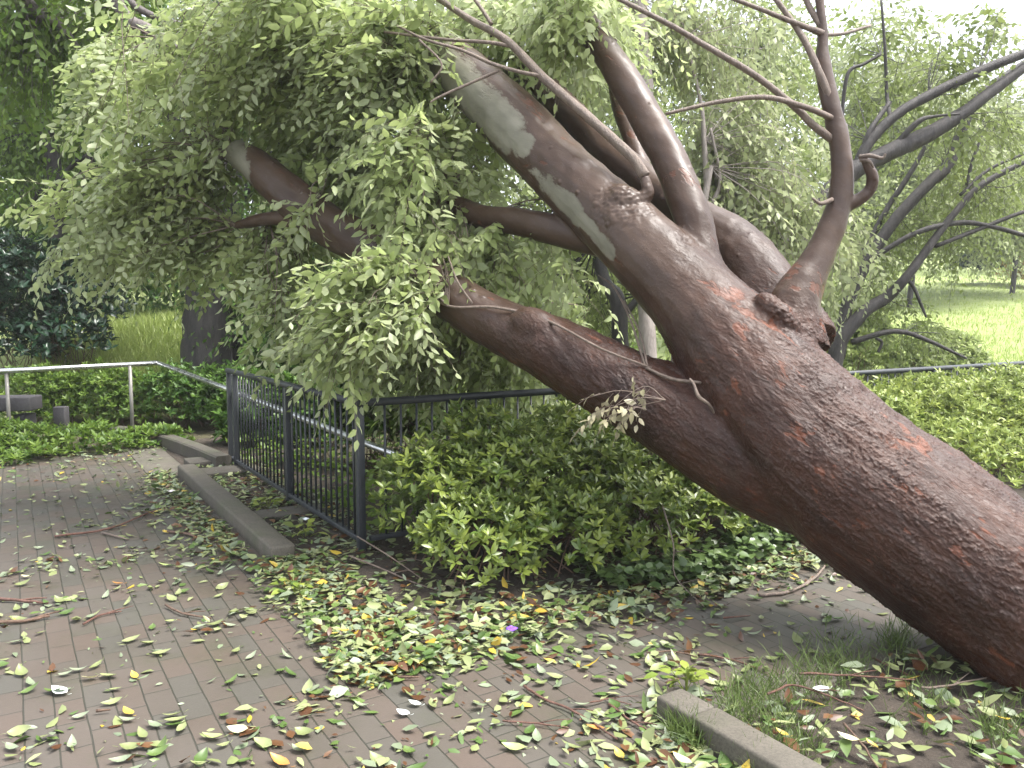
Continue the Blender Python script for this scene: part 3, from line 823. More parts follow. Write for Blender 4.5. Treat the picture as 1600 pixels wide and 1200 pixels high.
# the limbs' dull ends
# crown: pixel centre, depth, pixel radii, depth radius, root, branchlets, twigs
CR = [  # cx, cy, d, rx, ry, rd, root(px,py,d), nb, ntw
    (620, 20, 5.5, 150, 75, .7, (660, 75, 5.7), 13, 11),
    (480, 70, 5.9, 140, 80, .7, (620, 50, 6.0), 15, 11),
    (330, 110, 6.1, 130, 90, .8, (540, -10, 6.3), 14, 11),
    (580, 140, 5.6, 100, 70, .6, (690, 110, 5.7), 14, 11),
    (420, 150, 6.6, 120, 70, .6, (560, 10, 6.4), 14, 11),
    (250, 210, 6.4, 120, 80, .8, (430, -80, 6.6), 12, 11),
    (190, 300, 6.6, 100, 90, .7, (368, 236, 6.2), 11, 11),
    (270, 310, 6.5, 80, 70, .6, (368, 236, 6.3), 13, 11),
    (250, 365, 6.4, 100, 50, .6, (370, 352, 6.2), 11, 10),
    (430, 395, 6.5, 80, 30, .5, (420, 342, 6.2), 7, 9),
    (640, 270, 5.3, 80, 80, .5, (690, 305, 5.6), 11, 10),
    (560, 290, 6.4, 70, 60, .4, (640, 268, 6.0), 8, 10),
    (700, 210, 5.5, 60, 70, .5, (640, 268, 5.8), 6, 9),
    (720, 390, 5.4, 90, 70, .5, (690, 305, 5.6), 11, 10),
    (830, 420, 5.3, 90, 60, .5, (745, 338, 5.4), 9, 9),
    (660, 400, 5.0, 50, 40, .25, (700, 478, 4.8), 6, 8),
    (580, 445, 4.9, 80, 30, .35, (660, 440, 4.9), 11, 9),
    (590, 482, 4.9, 70, 30, .4, (650, 450, 5.0), 11, 8),
    (528, 545, 4.8, 22, 35, .2, (600, 430, 5.0), 3, 8),
    (690, 530, 6.5, 120, 55, .5, (715, 460, 5.6), 14, 10),
    (820, 555, 6.6, 100, 40, .5, (780, 470, 5.8), 11, 9),
    (850, 470, 6.2, 110, 60, .5, (745, 338, 5.6), 13, 9),
    (510, 230, 6.6, 60, 60, .4, (595, 235, 6.2), 8, 10),
    (800, 50, 6.0, 120, 70, .6, (730, 0, 6.4), 9, 9),
    (880, 120, 6.2, 100, 80, .6, (790, 70, 6.2), 8, 9),
    (450, -30, 5.6, 160, 60, .8, (540, -10, 6.2), 9, 10),
    (760, 230, 6.6, 90, 80, .6, (690, 305, 5.8), 11, 10),
    (960, 30, 6.6, 120, 80, .6, (870, -20, 5.8), 13, 10),
    (905, 25, 5.25, 50, 26, .25, (870, -20, 5.6), 9, 9),
    (330, 235, 6.0, 26, 18, .15, (350, 200, 6.3), 2, 6),
    (640, 40, 5.6, 60, 30, .3, (660, 30, 5.9), 5, 9),
    (440, 270, 7.0, 80, 60, .4, (470, 200, 6.8), 7, 10),
    (520, 330, 6.9, 70, 50, .4, (560, 290, 6.6), 6, 10),
    (600, 230, 6.6, 80, 60, .4, (640, 268, 6.2), 7, 10),
    (610, 555, 6.7, 80, 45, .5, (690, 470, 6.2), 9, 10),
    (700, 575, 6.9, 90, 40, .5, (715, 470, 6.2), 11, 10),
    (820, 590, 7.0, 80, 35, .5, (780, 500, 6.2), 10, 10),
    (160, 380, 6.7, 70, 60, .6, (300, 300, 6.4), 9, 10),
    (160, 130, 6.9, 70, 60, .6, (250, 60, 6.7), 8, 10),
    (700, 90, 6.6, 110, 80, .6, (730, 0, 6.6), 12, 10),
    (470, 520, 6.0, 70, 60, .5, (420, 342, 6.2), 7, 10),
    (490, 330, 5.45, 22, 50, .1, (510, 280, 5.5), 2, 5),
]
for (cx, cy, d, rx, ry, rd, rt, nb, ntw) in CR:
    nb = int(nb * 1.35)
    m = MB()
    c = P(cx, cy, d)
    spray_blob(m, P(*rt), c, (rx * d / FPX, rd, ry * d / FPX), nb, ntw, 11, .087, twl=(.26, .5), lean=(-.45, -.05, -.35), droop=.35, aspect=.46, updown=-1.0 if rng.random() < .6 else 1.0, br_r=.006)
    m.obj('foliage', [M_crown, M_twig], tree)
# pale wilting leaves hanging from the crotch
m = MB()
for rt, c, r, nb in (((1040, 625, 3.98), (935, 640, 3.95), (28, 28), 4), ((1010, 640, 3.9), (985, 645, 3.85), (12, 30), 2)):
    spray_blob(m, P(*rt), P(*c), (r[0] * 3.95 / FPX, .06, r[1] * 3.95 / FPX), nb, 3, 5, .052, twl=(.09, .16), lean=(-.4, -.3, -.6), br_r=.003, aspect=.5)
m.obj('wilted_spray', [M_cling, M_twig], tree)
# ------------------------------------------------------------------ shrubs
def shrub(name, label, cat, blobs, n_ros, leaf_len, mats, group=None, stems=40, ground=0.0, nl=(5, 8), updown=1.0, twig_out=.0):
    """blobs: list of (centre, radii) that make the outline; whorls of leaves on and under the surface"""
    base = np.mean([b[0] for b in blobs], 0); base[2] = ground
    root = empty(name, base, label, cat, group)
    vol = np.array([np.prod(np.asarray(b[1])) ** (2 / 3) for b in blobs]); vol /= vol.sum()
    pick = rng.choice(len(blobs), n_ros, p=vol)
    C = np.array([b[0] for b in blobs])[pick]; RR = np.array([b[1] for b in blobs])[pick]
    w = unit(rng.normal(size=(n_ros, 3))); w[:, 2] = np.where(w[:, 2] < -.35, -w[:, 2], w[:, 2])
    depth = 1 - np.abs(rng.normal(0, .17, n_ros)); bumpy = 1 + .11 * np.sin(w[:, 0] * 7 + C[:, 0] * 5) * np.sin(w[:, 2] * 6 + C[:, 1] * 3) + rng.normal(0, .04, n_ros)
    p = C + w * RR * (depth * bumpy)[:, None]
    keep = p[:, 2] > ground + .03
    p, w, depth = p[keep], w[keep], depth[keep]
    axis = unit(w * .55 + np.array([0, 0, .75]) + rng.normal(size=p.shape) * .28)
    ref = unit(rng.normal(size=p.shape)); s1 = unit(np.cross(axis, ref)); s2 = np.cross(axis, s1)
    B, D, NN, LN, RN = [], [], [], [], []
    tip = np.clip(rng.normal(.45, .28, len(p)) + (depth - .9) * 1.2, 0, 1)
    k = nl[1]
    cnt = rng.integers(nl[0], nl[1] + 1, len(p))
    for j in range(k):
        ok = cnt > j
        a = j * 2.4 + rng.normal(0, .25, len(p))
        el = R(38) + rng.normal(0, .3, len(p))
        side = s1 * np.cos(a)[:, None] + s2 * np.sin(a)[:, None]
        d = side * np.cos(el)[:, None] + axis * np.sin(el)[:, None]
        nn = axis * np.cos(el)[:, None] - side * np.sin(el)[:, None]
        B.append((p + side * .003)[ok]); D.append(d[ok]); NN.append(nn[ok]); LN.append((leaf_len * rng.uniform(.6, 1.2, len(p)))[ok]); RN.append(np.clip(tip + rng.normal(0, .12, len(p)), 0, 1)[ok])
    LN = np.concatenate(LN)
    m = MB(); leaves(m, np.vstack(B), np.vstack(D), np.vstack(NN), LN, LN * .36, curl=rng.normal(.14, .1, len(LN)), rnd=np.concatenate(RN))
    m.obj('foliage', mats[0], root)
    m = MB()
    for _ in range(stems):
        i = rng.integers(len(p)); b = blobs[rng.integers(len(blobs))]
        c = b[0].copy(); c[2] = ground - .02; c[:2] += rng.normal(0, .12, 2)
        e = p[i] - w[i] * .01
        if np.linalg.norm(e[:2] - c[:2]) > 1.1: c[:2] = e[:2] * .7 + c[:2] * .3
        mid = c * .45 + e * .55 + rng.normal(0, .05, 3) + np.array([0, 0, .04])
        pt = catmull(np.array([c, mid, e]), 4); tube(m, pt, np.linspace(.006, .002, len(pt)), 5, cap=False)
    m.obj('stems', mats[1], root)
    return root
def B(u, v, z, ru, rv, rz): return (UV(u, v, z), np.array([ru, rv, rz]))
g_az = 'azalea bushes along the right fence'
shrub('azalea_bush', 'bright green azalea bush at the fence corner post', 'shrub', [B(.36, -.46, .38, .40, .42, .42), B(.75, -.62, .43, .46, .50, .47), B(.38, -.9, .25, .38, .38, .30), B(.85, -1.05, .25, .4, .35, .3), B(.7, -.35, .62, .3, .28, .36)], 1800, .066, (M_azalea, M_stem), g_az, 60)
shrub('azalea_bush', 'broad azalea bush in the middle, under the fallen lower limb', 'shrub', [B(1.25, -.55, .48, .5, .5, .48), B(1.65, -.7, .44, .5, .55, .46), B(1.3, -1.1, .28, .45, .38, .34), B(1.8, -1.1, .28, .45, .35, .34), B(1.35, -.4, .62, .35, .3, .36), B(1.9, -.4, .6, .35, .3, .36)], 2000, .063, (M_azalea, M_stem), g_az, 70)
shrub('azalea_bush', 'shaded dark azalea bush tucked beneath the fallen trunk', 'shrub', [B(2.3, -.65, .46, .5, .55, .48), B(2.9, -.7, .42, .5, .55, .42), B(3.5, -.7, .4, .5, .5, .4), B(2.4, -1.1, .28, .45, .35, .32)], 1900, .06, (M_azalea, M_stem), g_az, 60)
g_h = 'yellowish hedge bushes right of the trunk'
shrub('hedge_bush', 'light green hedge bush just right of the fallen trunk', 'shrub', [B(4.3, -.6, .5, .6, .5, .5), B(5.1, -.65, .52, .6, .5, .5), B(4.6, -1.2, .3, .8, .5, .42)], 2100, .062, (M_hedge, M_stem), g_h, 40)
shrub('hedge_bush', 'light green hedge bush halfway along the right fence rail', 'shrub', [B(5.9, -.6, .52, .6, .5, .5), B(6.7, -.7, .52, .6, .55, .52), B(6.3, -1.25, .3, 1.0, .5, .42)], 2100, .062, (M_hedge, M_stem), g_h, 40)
shrub('hedge_bush', 'light green hedge bush cut by the right edge of the photo', 'shrub', [B(7.5, -.7, .54, .6, .6, .52), B(8.4, -.7, .55, .7, .6, .55), B(7.8, -1.3, .3, 1.0, .5, .42)], 1400, .06, (M_hedge, M_stem), g_h, 40)

def W(px, py, d, rx, ry, rz): return (P(px, py, d), np.array([rx, ry, rz]))
# undergrowth behind the fences: stuff
m = MB(); n = 9000
u = rng.uniform(.12, 10, n); v = .12 + 4.5 * rng.random(n) ** 1.3
pv = C0 + np.outer(u, UB) + np.outer(v, VA); hz = .10 + .14 * np.sin(u * 2.3 + 1) * np.sin(v * 2.9) + .12
pv[:, 2] = np.clip(hz, .06, 1) * (.3 + .8 * rng.random(n))
leaves(m, pv, rng.normal(size=(n, 3)) * [1, 1, .35], np.array([0, 0, 1.0]) + rng.normal(size=(n, 3)) * .5, rng.uniform(.05, .11, n), rng.uniform(.03, .06, n), curl=.15)
tag(m.obj('undergrowth', M_forest), kind='stuff')
g_l = 'low bushes under the steel handrail'
for (cx, lab) in ((60, 'low olive bush behind the left end of the steel handrail'), (170, 'low olive bush behind the steel handrail post'), (285, 'dark low bush under the bend of the handrail'), (355, 'dark low bush behind the far end of the left fence')):
    c = P(cx, 630, 11.0); gz_ = float(terrain(c[0], c[1])); c[2] = gz_ + .35
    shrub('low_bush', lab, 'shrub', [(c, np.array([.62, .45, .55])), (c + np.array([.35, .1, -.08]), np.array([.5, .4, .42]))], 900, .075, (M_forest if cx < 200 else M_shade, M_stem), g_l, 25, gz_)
c = P(20, 690, 9.0); c[2] = .05
shrub('ground_shrub', 'sprawling low shrub spilling over the far left edge of the paving', 'shrub', [(c, np.array([.6, .5, .32])), (c + np.array([.75, .2, -.02]), np.array([.6, .4, .28])), (c + np.array([1.3, .6, -.02]), np.array([.45, .35, .2])), (c + np.array([.3, -.45, -.03]), np.array([.5, .35, .16])), (c + np.array([-.7, 0, .05]), np.array([.6, .5, .42]))], 1500, .085, (M_forest, M_stem), None, 20)
# big dark glossy shrub on the left
c = P(40, 460, 12.6); gz_ = float(terrain(c[0], c[1]))
shrub('camellia_shrub', 'large dark blue-green glossy shrub at the left edge above the handrail', 'shrub',
      [W(30, 450, 12.4, .95, .8, .85), W(120, 470, 12.6, .75, .7, .75), W(-60, 480, 12.2, .9, .8, 1.1), W(90, 530, 12.3, .8, .6, .5), W(20, 540, 12.2, .8, .6, .5)], 2600, .13, (M_dark, M_stem), None, 60, gz_, nl=(4, 7))

# ------------------------------------------------------------------ standing trees behind
def standing_tree(name, label, limbs, crown, leafm, barkm, group=None, simple=True, leaf_len=.11, nleaf=9, lean=(0, 0, -.25), twl=(.35, .7), ntw=14, cat='tree', br=.012):
    b = place(limbs[0][:1])[0, :3]
    z0 = float(terrain(b[0], b[1]))
    root = empty(name, (b[0], b[1], z0), label, cat, group)
    m = MB()
    p = catmull(place(limbs[0]), 6)
    first = p[0].copy(); first[2] = z0 - .1; first[3] *= 1.15
    if p[0][2] > z0: p = np.vstack([first, p])
    tube(m, p[:, :3], p[:, 3], 12, rough=.03); m.obj('trunk', barkm, root)
    for L in limbs[1:]:
        limb(L, barkm, root, 8)
    for (cx, cy, d, rx, ry, rd, rt, nb) in crown:
        m = MB(); spray_blob(m, P(*rt), P(cx, cy, d), (rx * d / FPX, rd, ry * d / FPX), nb, ntw, nleaf, leaf_len, twl=twl, lean=lean, simple=simple, br_r=br, aspect=.5, spread=1.6)
        m.obj('crown', [leafm, barkm], root)
    return root

# dark-trunked tree left of centre
standing_tree('dark_trunk_tree', 'tree with a thick black trunk standing behind the left fence', [
    [(334, 580, 12.1, 50), (334, 500, 12.1, 44), (337, 420, 12.2, 40), (340, 330, 12.3, 31), (350, 220, 12.5, 28), (350, 60, 12.7, 20), (360, -120, 12.9, 12)],
    [(338, 350, 12.3, 18), (420, 250, 12.4, 14), (520, 150, 12.5, 10), (600, 60, 12.7, 6)],
    [(345, 300, 12.3, 16), (260, 180, 12.4, 12), (160, 60, 12.5, 9), (60, -40, 12.7, 6)]],
    [(430, 460, 12.0, 130, 80, 1.0, (420, 250, 12.4), 26), (520, 380, 12.4, 130, 100, 1.0, (420, 250, 12.4), 26), (600, 520, 12.2, 130, 70, .9, (520, 300, 12.5), 24),
     (350, 120, 12.6, 170, 120, 1.2, (350, 60, 12.7), 30), (560, 150, 12.8, 160, 130, 1.2, (520, 150, 12.5), 28), (220, 90, 12.6, 140, 120, 1.1, (160, 60, 12.5), 24),
     (390, 540, 11.8, 60, 40, .5, (350, 400, 12.2), 8)],
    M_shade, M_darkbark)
# slim leaning tree on the far left
standing_tree('slim_tree', 'slim dark-stemmed tree at the upper left behind the leaves', [
    [(78, 480, 13, 12), (90, 350, 13, 11), (84, 260, 13, 11), (72, 200, 13, 9), (55, 140, 13, 7), (40, 60, 13, 6), (30, -60, 13, 4)],
    [(86, 300, 13, 6), (110, 262, 12.9, 4), (140, 240, 12.8, 3)], [(88, 330, 13, 5), (60, 300, 13, 4), (45, 350, 13, 2)]],
    [(60, 90, 13, 130, 100, 1.2, (40, 60, 13), 24), (20, 270, 13.6, 120, 100, 1.2, (72, 200, 13), 24), (170, 380, 13.4, 90, 60, .9, (140, 240, 12.8), 12), (160, 180, 13.4, 100, 100, 1, (55, 140, 13), 16)],
    M_forest, M_darkbark)
# pale limb crossing the top left corner, from a tree beside the path
standing_tree('smooth_limbed_tree', 'tree at the upper left corner with a smooth grey limb bending into the leaves', [
    [(-420, 640, 8.5, 60), (-330, 300, 8.4, 48), (-180, 60, 8.2, 34), (0, -120, 8.1, 24), (120, -90, 8, 17)],
    [(100, -100, 8, 16), (165, -30, 7.9, 12), (185, 8, 7.9, 10), (205, 34, 7.9, 9.5), (235, 48, 7.9, 9), (280, 80, 7.9, 7)],
    [(150, -60, 8, 8), (200, 0, 8, 6), (240, 25, 8, 5), (290, 40, 8, 4)],
    [(0, -60, 8.2, 8), (60, 20, 8.4, 7), (100, 45, 8.5, 5), (150, 120, 8.6, 3)]],
    [(60, 40, 8.8, 110, 70, .8, (60, 20, 8.4), 16), (30, 150, 9.2, 80, 60, .8, (60, 20, 8.4), 9), (180, -10, 8.8, 110, 50, .8, (200, 0, 8), 10)],
    M_forest, M_greybark)
# forest trees that close the view behind
g_f = 'forest trees closing the view'
FT = [
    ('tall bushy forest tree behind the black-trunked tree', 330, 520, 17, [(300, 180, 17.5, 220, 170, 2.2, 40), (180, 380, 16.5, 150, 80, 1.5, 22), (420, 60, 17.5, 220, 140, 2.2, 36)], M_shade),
    ('broad forest tree closing the gap between the slim stem and the fallen crown', 130, 500, 21, [(110, 250, 21, 170, 120, 2.2, 40), (100, 60, 21, 170, 110, 2.2, 30), (230, 340, 20, 140, 90, 1.6, 22), (30, 330, 22, 130, 90, 2, 22)], M_forest),
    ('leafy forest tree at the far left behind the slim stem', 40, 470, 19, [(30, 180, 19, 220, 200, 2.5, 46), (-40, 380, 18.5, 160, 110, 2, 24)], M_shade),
    ('green forest tree behind the middle of the fallen crown', 640, 520, 18, [(620, 260, 18, 200, 170, 2.2, 40), (560, 470, 16.5, 160, 90, 1.6, 28), (740, 450, 17, 150, 110, 1.8, 26)], M_forest),
    ('pale leafy tree beyond the glade left of the sky gap', 1180, 520, 19, [(1150, 180, 19, 170, 170, 2.2, 40), (1230, 330, 18, 150, 110, 1.8, 30), (1080, 60, 20, 160, 110, 2, 24), (1240, 60, 20, 90, 90, 1.6, 12)], M_light),
    ('pale leafy tree on the lawn slope under the sky gap', 1420, 480, 27, [(1400, 230, 27, 140, 110, 3, 60), (1340, 340, 26, 120, 70, 2.2, 34), (1500, 270, 28, 130, 90, 3, 48), (1330, 110, 28, 100, 90, 3, 30)], M_pale),
    ('pale leafy tree at the right edge of the lawn slope', 1580, 470, 32, [(1580, 230, 32, 130, 90, 3, 50), (1500, 320, 31, 130, 60, 3, 40), (1600, 330, 31, 90, 60, 3, 26), (1480, 170, 33, 120, 60, 3, 26)], M_pale),
    ('lighter leafy tree behind the upright limbs', 900, 520, 16, [(850, 300, 16.5, 150, 150, 2, 30), (960, 430, 15.5, 130, 110, 1.6, 26), (880, 120, 17, 180, 130, 2, 30), (1010, 240, 17, 130, 120, 1.6, 20)], M_light),
]
for lab, bx_, by_, d, cr, lm in FT:
    top = min(c[1] for c in cr)
    standing_tree('forest_tree', lab, [[(bx_, by_ + 40, d, 230 / d), (bx_ + 8, by_ - 100, d, 200 / d), (bx_ - 6, (by_ + top) / 2 - 60, d, 150 / d), (bx_ + 10, top + 40, d, 60 / d)]] if d < 25 else [[(bx_, by_, d, 120 / d), (bx_ + 8, by_ - 80, d, 110 / d), (bx_ + 3, by_ - 150, d, 60 / d)]],
                  [(cx, cy, dd, rx, ry, rd, (bx_, min(by_ - 60, cy + 60), d), nb) for cx, cy, dd, rx, ry, rd, nb in cr], lm, M_darkbark, g_f, leaf_len=.15 if d < 20 else .22, ntw=18, twl=(.5, 1.0) if d < 20 else (.7, 1.4))

# the dark-limbed trees at the upper right
standing_tree('spreading_tree', 'dark-limbed tree leaning to the upper right behind the upright limb', [
    [(1165, 640, 8.7, 20), (1190, 540, 8.8, 19), (1235, 420, 8.9, 18), (1282, 322, 9, 16), (1330, 270, 9, 14), (1385, 240, 9, 13), (1440, 215, 9, 13), (1500, 180, 9, 10), (1560, 135, 9, 8.4), (1650, 70, 9, 5.9)],
    [(1335, 268, 9, 8.4), (1360, 220, 9, 8.4), (1400, 180, 9, 7.6), (1450, 150, 9, 7.6), (1530, 112, 9, 7.6), (1600, 84, 9, 6.7), (1680, 60, 9, 5)],
    [(1400, 225, 9, 5), (1435, 190, 8.9, 4.2), (1460, 182, 8.9, 2.5), (1500, 178, 8.8, 1.7)],
    [(1350, 230, 9, 5), (1362, 200, 9, 4.2), (1390, 160, 9.1, 3.4)],
    [(1325, 272, 9.0, 4.2), (1318, 225, 9.2, 3.4), (1316, 180, 9.3, 2.9), (1325, 115, 9.3, 2.9), (1350, 100, 9.3, 2.5), (1376, 85, 9.3, 2.2)],
    [(1392, 188, 9.05, 3.4), (1386, 152, 9.3, 2.7), (1383, 80, 9.3, 2.4), (1377, 0, 9.3, 1.7)],
    [(1240, 400, 8.9, 7.6), (1200, 330, 9.2, 5), (1175, 270, 9.3, 3.8), (1150, 215, 9.4, 3.8), (1110, 195, 9.5, 3.4), (1060, 190, 9.6, 2.5)]],
    [(1390, 60, 10.5, 80, 50, .8, (1376, 85, 9.3), 5), (1530, 70, 10, 80, 50, .8, (1530, 112, 9), 5), (1450, 120, 9.6, 110, 60, .7, (1450, 150, 9), 8), (1560, 200, 9.8, 70, 60, .7, (1500, 180, 9), 5), (1350, 180, 10.2, 90, 80, .8, (1360, 220, 9), 9)],
    M_light, M_limbbark, leaf_len=.095, ntw=10, br=.006)
standing_tree('spreading_tree', 'forked dark tree rising just above the right fence rail', [
    [(1300, 640, 10.3, 13), (1308, 545, 10.3, 12), (1350, 488, 10.3, 10), (1384, 466, 10.3, 9.2), (1412, 438, 10.2, 7.6), (1441, 400, 10.2, 6.7), (1470, 360, 10.2, 5.9), (1499, 324, 10.2, 5), (1532, 290, 10.2, 5), (1600, 253, 10.2, 4.2), (1680, 215, 10.2, 3.4)],
    [(1309, 560, 10.35, 11), (1326, 470, 10.4, 10), (1364, 395, 10.4, 9.2), (1404, 337, 10.4, 9.2), (1451, 287, 10.4, 9.2), (1482, 256, 10.4, 9.2), (1509, 189, 10.4, 7.6), (1532, 148, 10.4, 6.7), (1597, 101, 10.4, 5), (1660, 60, 10.4, 3.4)],
    [(1362, 404, 10.3, 4.2), (1431, 364, 10.2, 4.2), (1499, 348, 10.2, 4.2), (1549, 354, 10.2, 3.8), (1600, 368, 10.2, 3.4), (1660, 390, 10.2, 2.5)],
    [(1461, 385, 10.2, 3.4), (1540, 354, 10.2, 3.4), (1600, 331, 10.2, 3), (1680, 310, 10.2, 2.5)],
    [(1330, 535, 10.3, 5), (1380, 520, 10.2, 4.2), (1412, 519, 10.2, 3.8), (1450, 532, 10.2, 3.4), (1510, 560, 10.2, 1.7)],
    [(1372, 550, 10.3, 2.5), (1378, 535, 10.3, 2.5), (1368, 528, 10.3, 2.5)],
    [(1416, 434, 10.2, 3.4), (1428, 450, 10.2, 2.9), (1440, 478, 10.2, 2.5), (1447, 495, 10.2, 1.7)],
    [(1309, 545, 10.4, 6.7), (1335, 430, 10.5, 5.9), (1384, 330, 10.6, 4.2), (1410, 290, 10.6, 4.2), (1440, 240, 10.6, 3.4), (1455, 200, 10.6, 2.5)],
    [(1510, 290, 10.1, 2.5), (1520, 250, 10.1, 2.5), (1535, 210, 10.1, 1.7)],
    [(1500, 305, 10.1, 2.5), (1545, 265, 10.1, 2.5), (1600, 240, 10.1, 2.1)]],
    [(1480, 240, 11.5, 110, 60, .8, (1482, 256, 10.4), 13), (1560, 300, 11, 90, 60, .8, (1532, 290, 10.2), 12), (1420, 350, 11.2, 90, 60, .7, (1404, 337, 10.4), 13), (1500, 400, 11, 90, 40, .7, (1499, 348, 10.2), 4), (1390, 480, 11, 80, 50, .6, (1384, 466, 10.3), 7), (1420, 530, 11, 90, 25, .5, (1412, 519, 10.2), 4)],
    M_light, M_limbbark, leaf_len=.085, ntw=10, br=.006)
# slim pale tree between the limbs, with fresh pale leaves
standing_tree('pale_stemmed_tree', 'slim pale-stemmed tree seen between the fallen limbs', [
    [(1015, 640, 7.6, 16), (1012, 540, 7.6, 14), (1008, 440, 7.7, 12), (1002, 300, 7.8, 12), (1008, 150, 7.8, 13), (1000, 60, 7.8, 12), (1003, -60, 7.8, 9)],
    [(1058, 620, 7.7, 11), (1058, 560, 7.7, 10), (1075, 470, 7.8, 8), (1090, 380, 7.9, 6), (1110, 260, 8, 5)],
    [(1000, 60, 7.8, 6), (985, 30, 7.8, 6), (960, -20, 7.8, 4)],
    [(1105, 300, 8, 5), (1100, 220, 8, 4), (1095, 160, 8, 3), (1070, 60, 8, 2)],
    [(1112, 320, 8, 4), (1125, 280, 8, 3), (1110, 200, 8, 2)]],
    [(1200, 230, 8.6, 110, 110, .7, (1100, 220, 8), 26), (1080, 60, 8.6, 120, 80, .7, (1003, 0, 7.8), 24), (1240, 380, 8.4, 90, 100, .6, (1110, 260, 8), 24), (1150, 420, 9, 60, 70, .5, (1110, 260, 8), 10), (1320, 440, 9.4, 50, 70, .4, (1240, 380, 8.4), 9), (960, 60, 8.2, 90, 70, .6, (985, 30, 7.8), 10), (1140, 300, 8.6, 80, 80, .5, (1110, 260, 8), 9), (940, 260, 8.6, 60, 80, .5, (1005, 200, 7.8), 7), (1190, 60, 9.4, 90, 60, .6, (1070, 60, 8), 6)],
    M_pale, M_palebark, leaf_len=.095, ntw=11, lean=(0, 0, -.7), twl=(.25, .5), br=.005)
standing_tree('crooked_tree', 'crooked dark tree low behind the crotch of the fallen trunk', [
    [(985, 640, 8.4, 14), (970, 540, 8.4, 13), (965, 470, 8.4, 13), (945, 440, 8.5, 10), (930, 380, 8.6, 8), (900, 300, 8.7, 6)],
    [(968, 500, 8.4, 7), (1000, 460, 8.4, 5), (1030, 400, 8.5, 4)]],
    [(900, 520, 9.2, 110, 60, .7, (930, 380, 8.6), 12), (1000, 480, 9.6, 80, 60, .6, (1000, 460, 8.4), 8), (870, 400, 9.4, 90, 70, .7, (900, 300, 8.7), 9)],
    M_light, M_darkbark, leaf_len=.08, ntw=10)
# bushes in the glade behind the right fence
g_b = 'bushes growing in the glade'
for (px, py, d, rx, ry, nr, lm, lab) in (
        (1290, 520, 13, 1.0, .7, 900, M_light, 'loose light green bush behind the rail right of the trunk'),
        (1420, 560, 15, 1.3, .6, 900, M_light, 'flat pale bush low behind the middle of the right rail'),
        (1555, 408, 36, 1.6, .7, 700, M_dark, 'small rounded dark green bush far up the lawn'),
        (1640, 415, 34, 1.6, 1.3, 700, M_gold, 'golden yellow bush at the right edge of the far lawn'),
        (1200, 440, 24, 3.0, 2.0, 1200, M_light, 'broad light green bush beyond the upright limb'),
        (1330, 330, 30, 4.0, 2.6, 1400, M_light, 'tall light green thicket high on the lawn slope'),
        (1480, 360, 44, 5.0, 2.2, 1300, M_pale, 'pale hazy thicket at the top of the lawn'),
        (660, 560, 12, 1.5, .8, 1000, M_shade, 'dark bush behind the fence corner'),
        (850, 580, 12.5, 1.6, .7, 1000, M_forest, 'green bush behind the rail left of the fallen limb'),
        (470, 560, 12.4, 1.0, .7, 900, M_shade, 'shady bush filling the gap behind the left fence'),
        (430, 655, 9.6, .6, .55, 700, M_shade, 'dark leafy bush seen through the far half of the left fence'),
        (540, 650, 8.3, .55, .5, 700, M_shade, 'leafy bush seen through the bars beside the corner post'),
        (650, 640, 8.0, .6, .5, 700, M_forest, 'green bush behind the rail just right of the corner post'),
        (765, 630, 8.2, .6, .5, 700, M_forest, 'green bush behind the rail under the hanging leaves'),
        (870, 625, 8.6, .6, .5, 700, M_light, 'light green bush behind the rail beside the fallen lower limb')):
    c = P(px, py, d); g0 = float(terrain(c[0], c[1]))
    bl = [(c, np.array([rx, rx * .7, ry])), (c + np.array([rx * .6, .1, -ry * .3]), np.array([rx * .6, rx * .5, ry * .7])), (c + np.array([-rx * .6, .1, -ry * .25]), np.array([rx * .6, rx * .5, ry * .7]))]
    shrub('glade_bush', lab, 'shrub', bl, nr, .09 + .0035 * d, (lm, M_stem), g_b, 30, min(g0, c[2] - ry * .6))
# grass on the bank and the lawn: stuff
def grass(name, n, sampler, hgt, mat, wid=.006, lean=.35):
    p = sampler(n)
    d = np.stack([rng.normal(0, lean, n), rng.normal(0, lean, n), np.ones(n)], 1)
    nr = np.stack([rng.normal(size=n), rng.normal(size=n), np.full(n, .3)], 1)
    h = hgt * rng.uniform(.5, 1.2, n)
    m = MB(); leaves(m, p, d, nr, h, wid * rng.uniform(.7, 1.4, n), curl=rng.uniform(.1, .6, n), fold=.1)
    return tag(m.obj(name, mat), kind='stuff')
def samp_bank(n):
    y = rng.uniform(11.5, 19, n); x = y * (rng.uniform(60, 330, n) - 800) / FPX
    return np.stack([x, y, terrain(x, y)], 1)
grass('bank_grass', 16000, samp_bank, .36, M_meadow, .016)
def samp_lawn(n):
    y = 12 + 32 * rng.random(n) ** 1.6; x = y * (rng.uniform(1040, 1660, n) - 800) / FPX
    return np.stack([x, y, terrain(x, y)], 1)
grass('lawn_grass', 22000, samp_lawn, .16, M_meadow, .018)
def tufts(cs):
    def f(n):
        k = rng.integers(len(cs), size=n); c = np.array([c[:2] for c in cs])[k]; s = np.array([c[2] for c in cs])[k]
        w = c + rng.normal(size=(n, 2)) * s[:, None]
        p = np.array([G(a, b) for a, b in w]); p[:, 2] = .01
        return p
    return f
grass('pit_grass', 2600, tufts([(1320, 1040, 30), (1290, 1060, 26), (1230, 1085, 24), (1180, 1100, 22), (1150, 1120, 20), (1240, 1170, 26), (1200, 1190, 24), (1090, 1165, 9), (1060, 1150, 8), (1440, 1110, 30), (1560, 1150, 24), (1400, 1015, 14)]), .11, M_grass, .0035, .55)

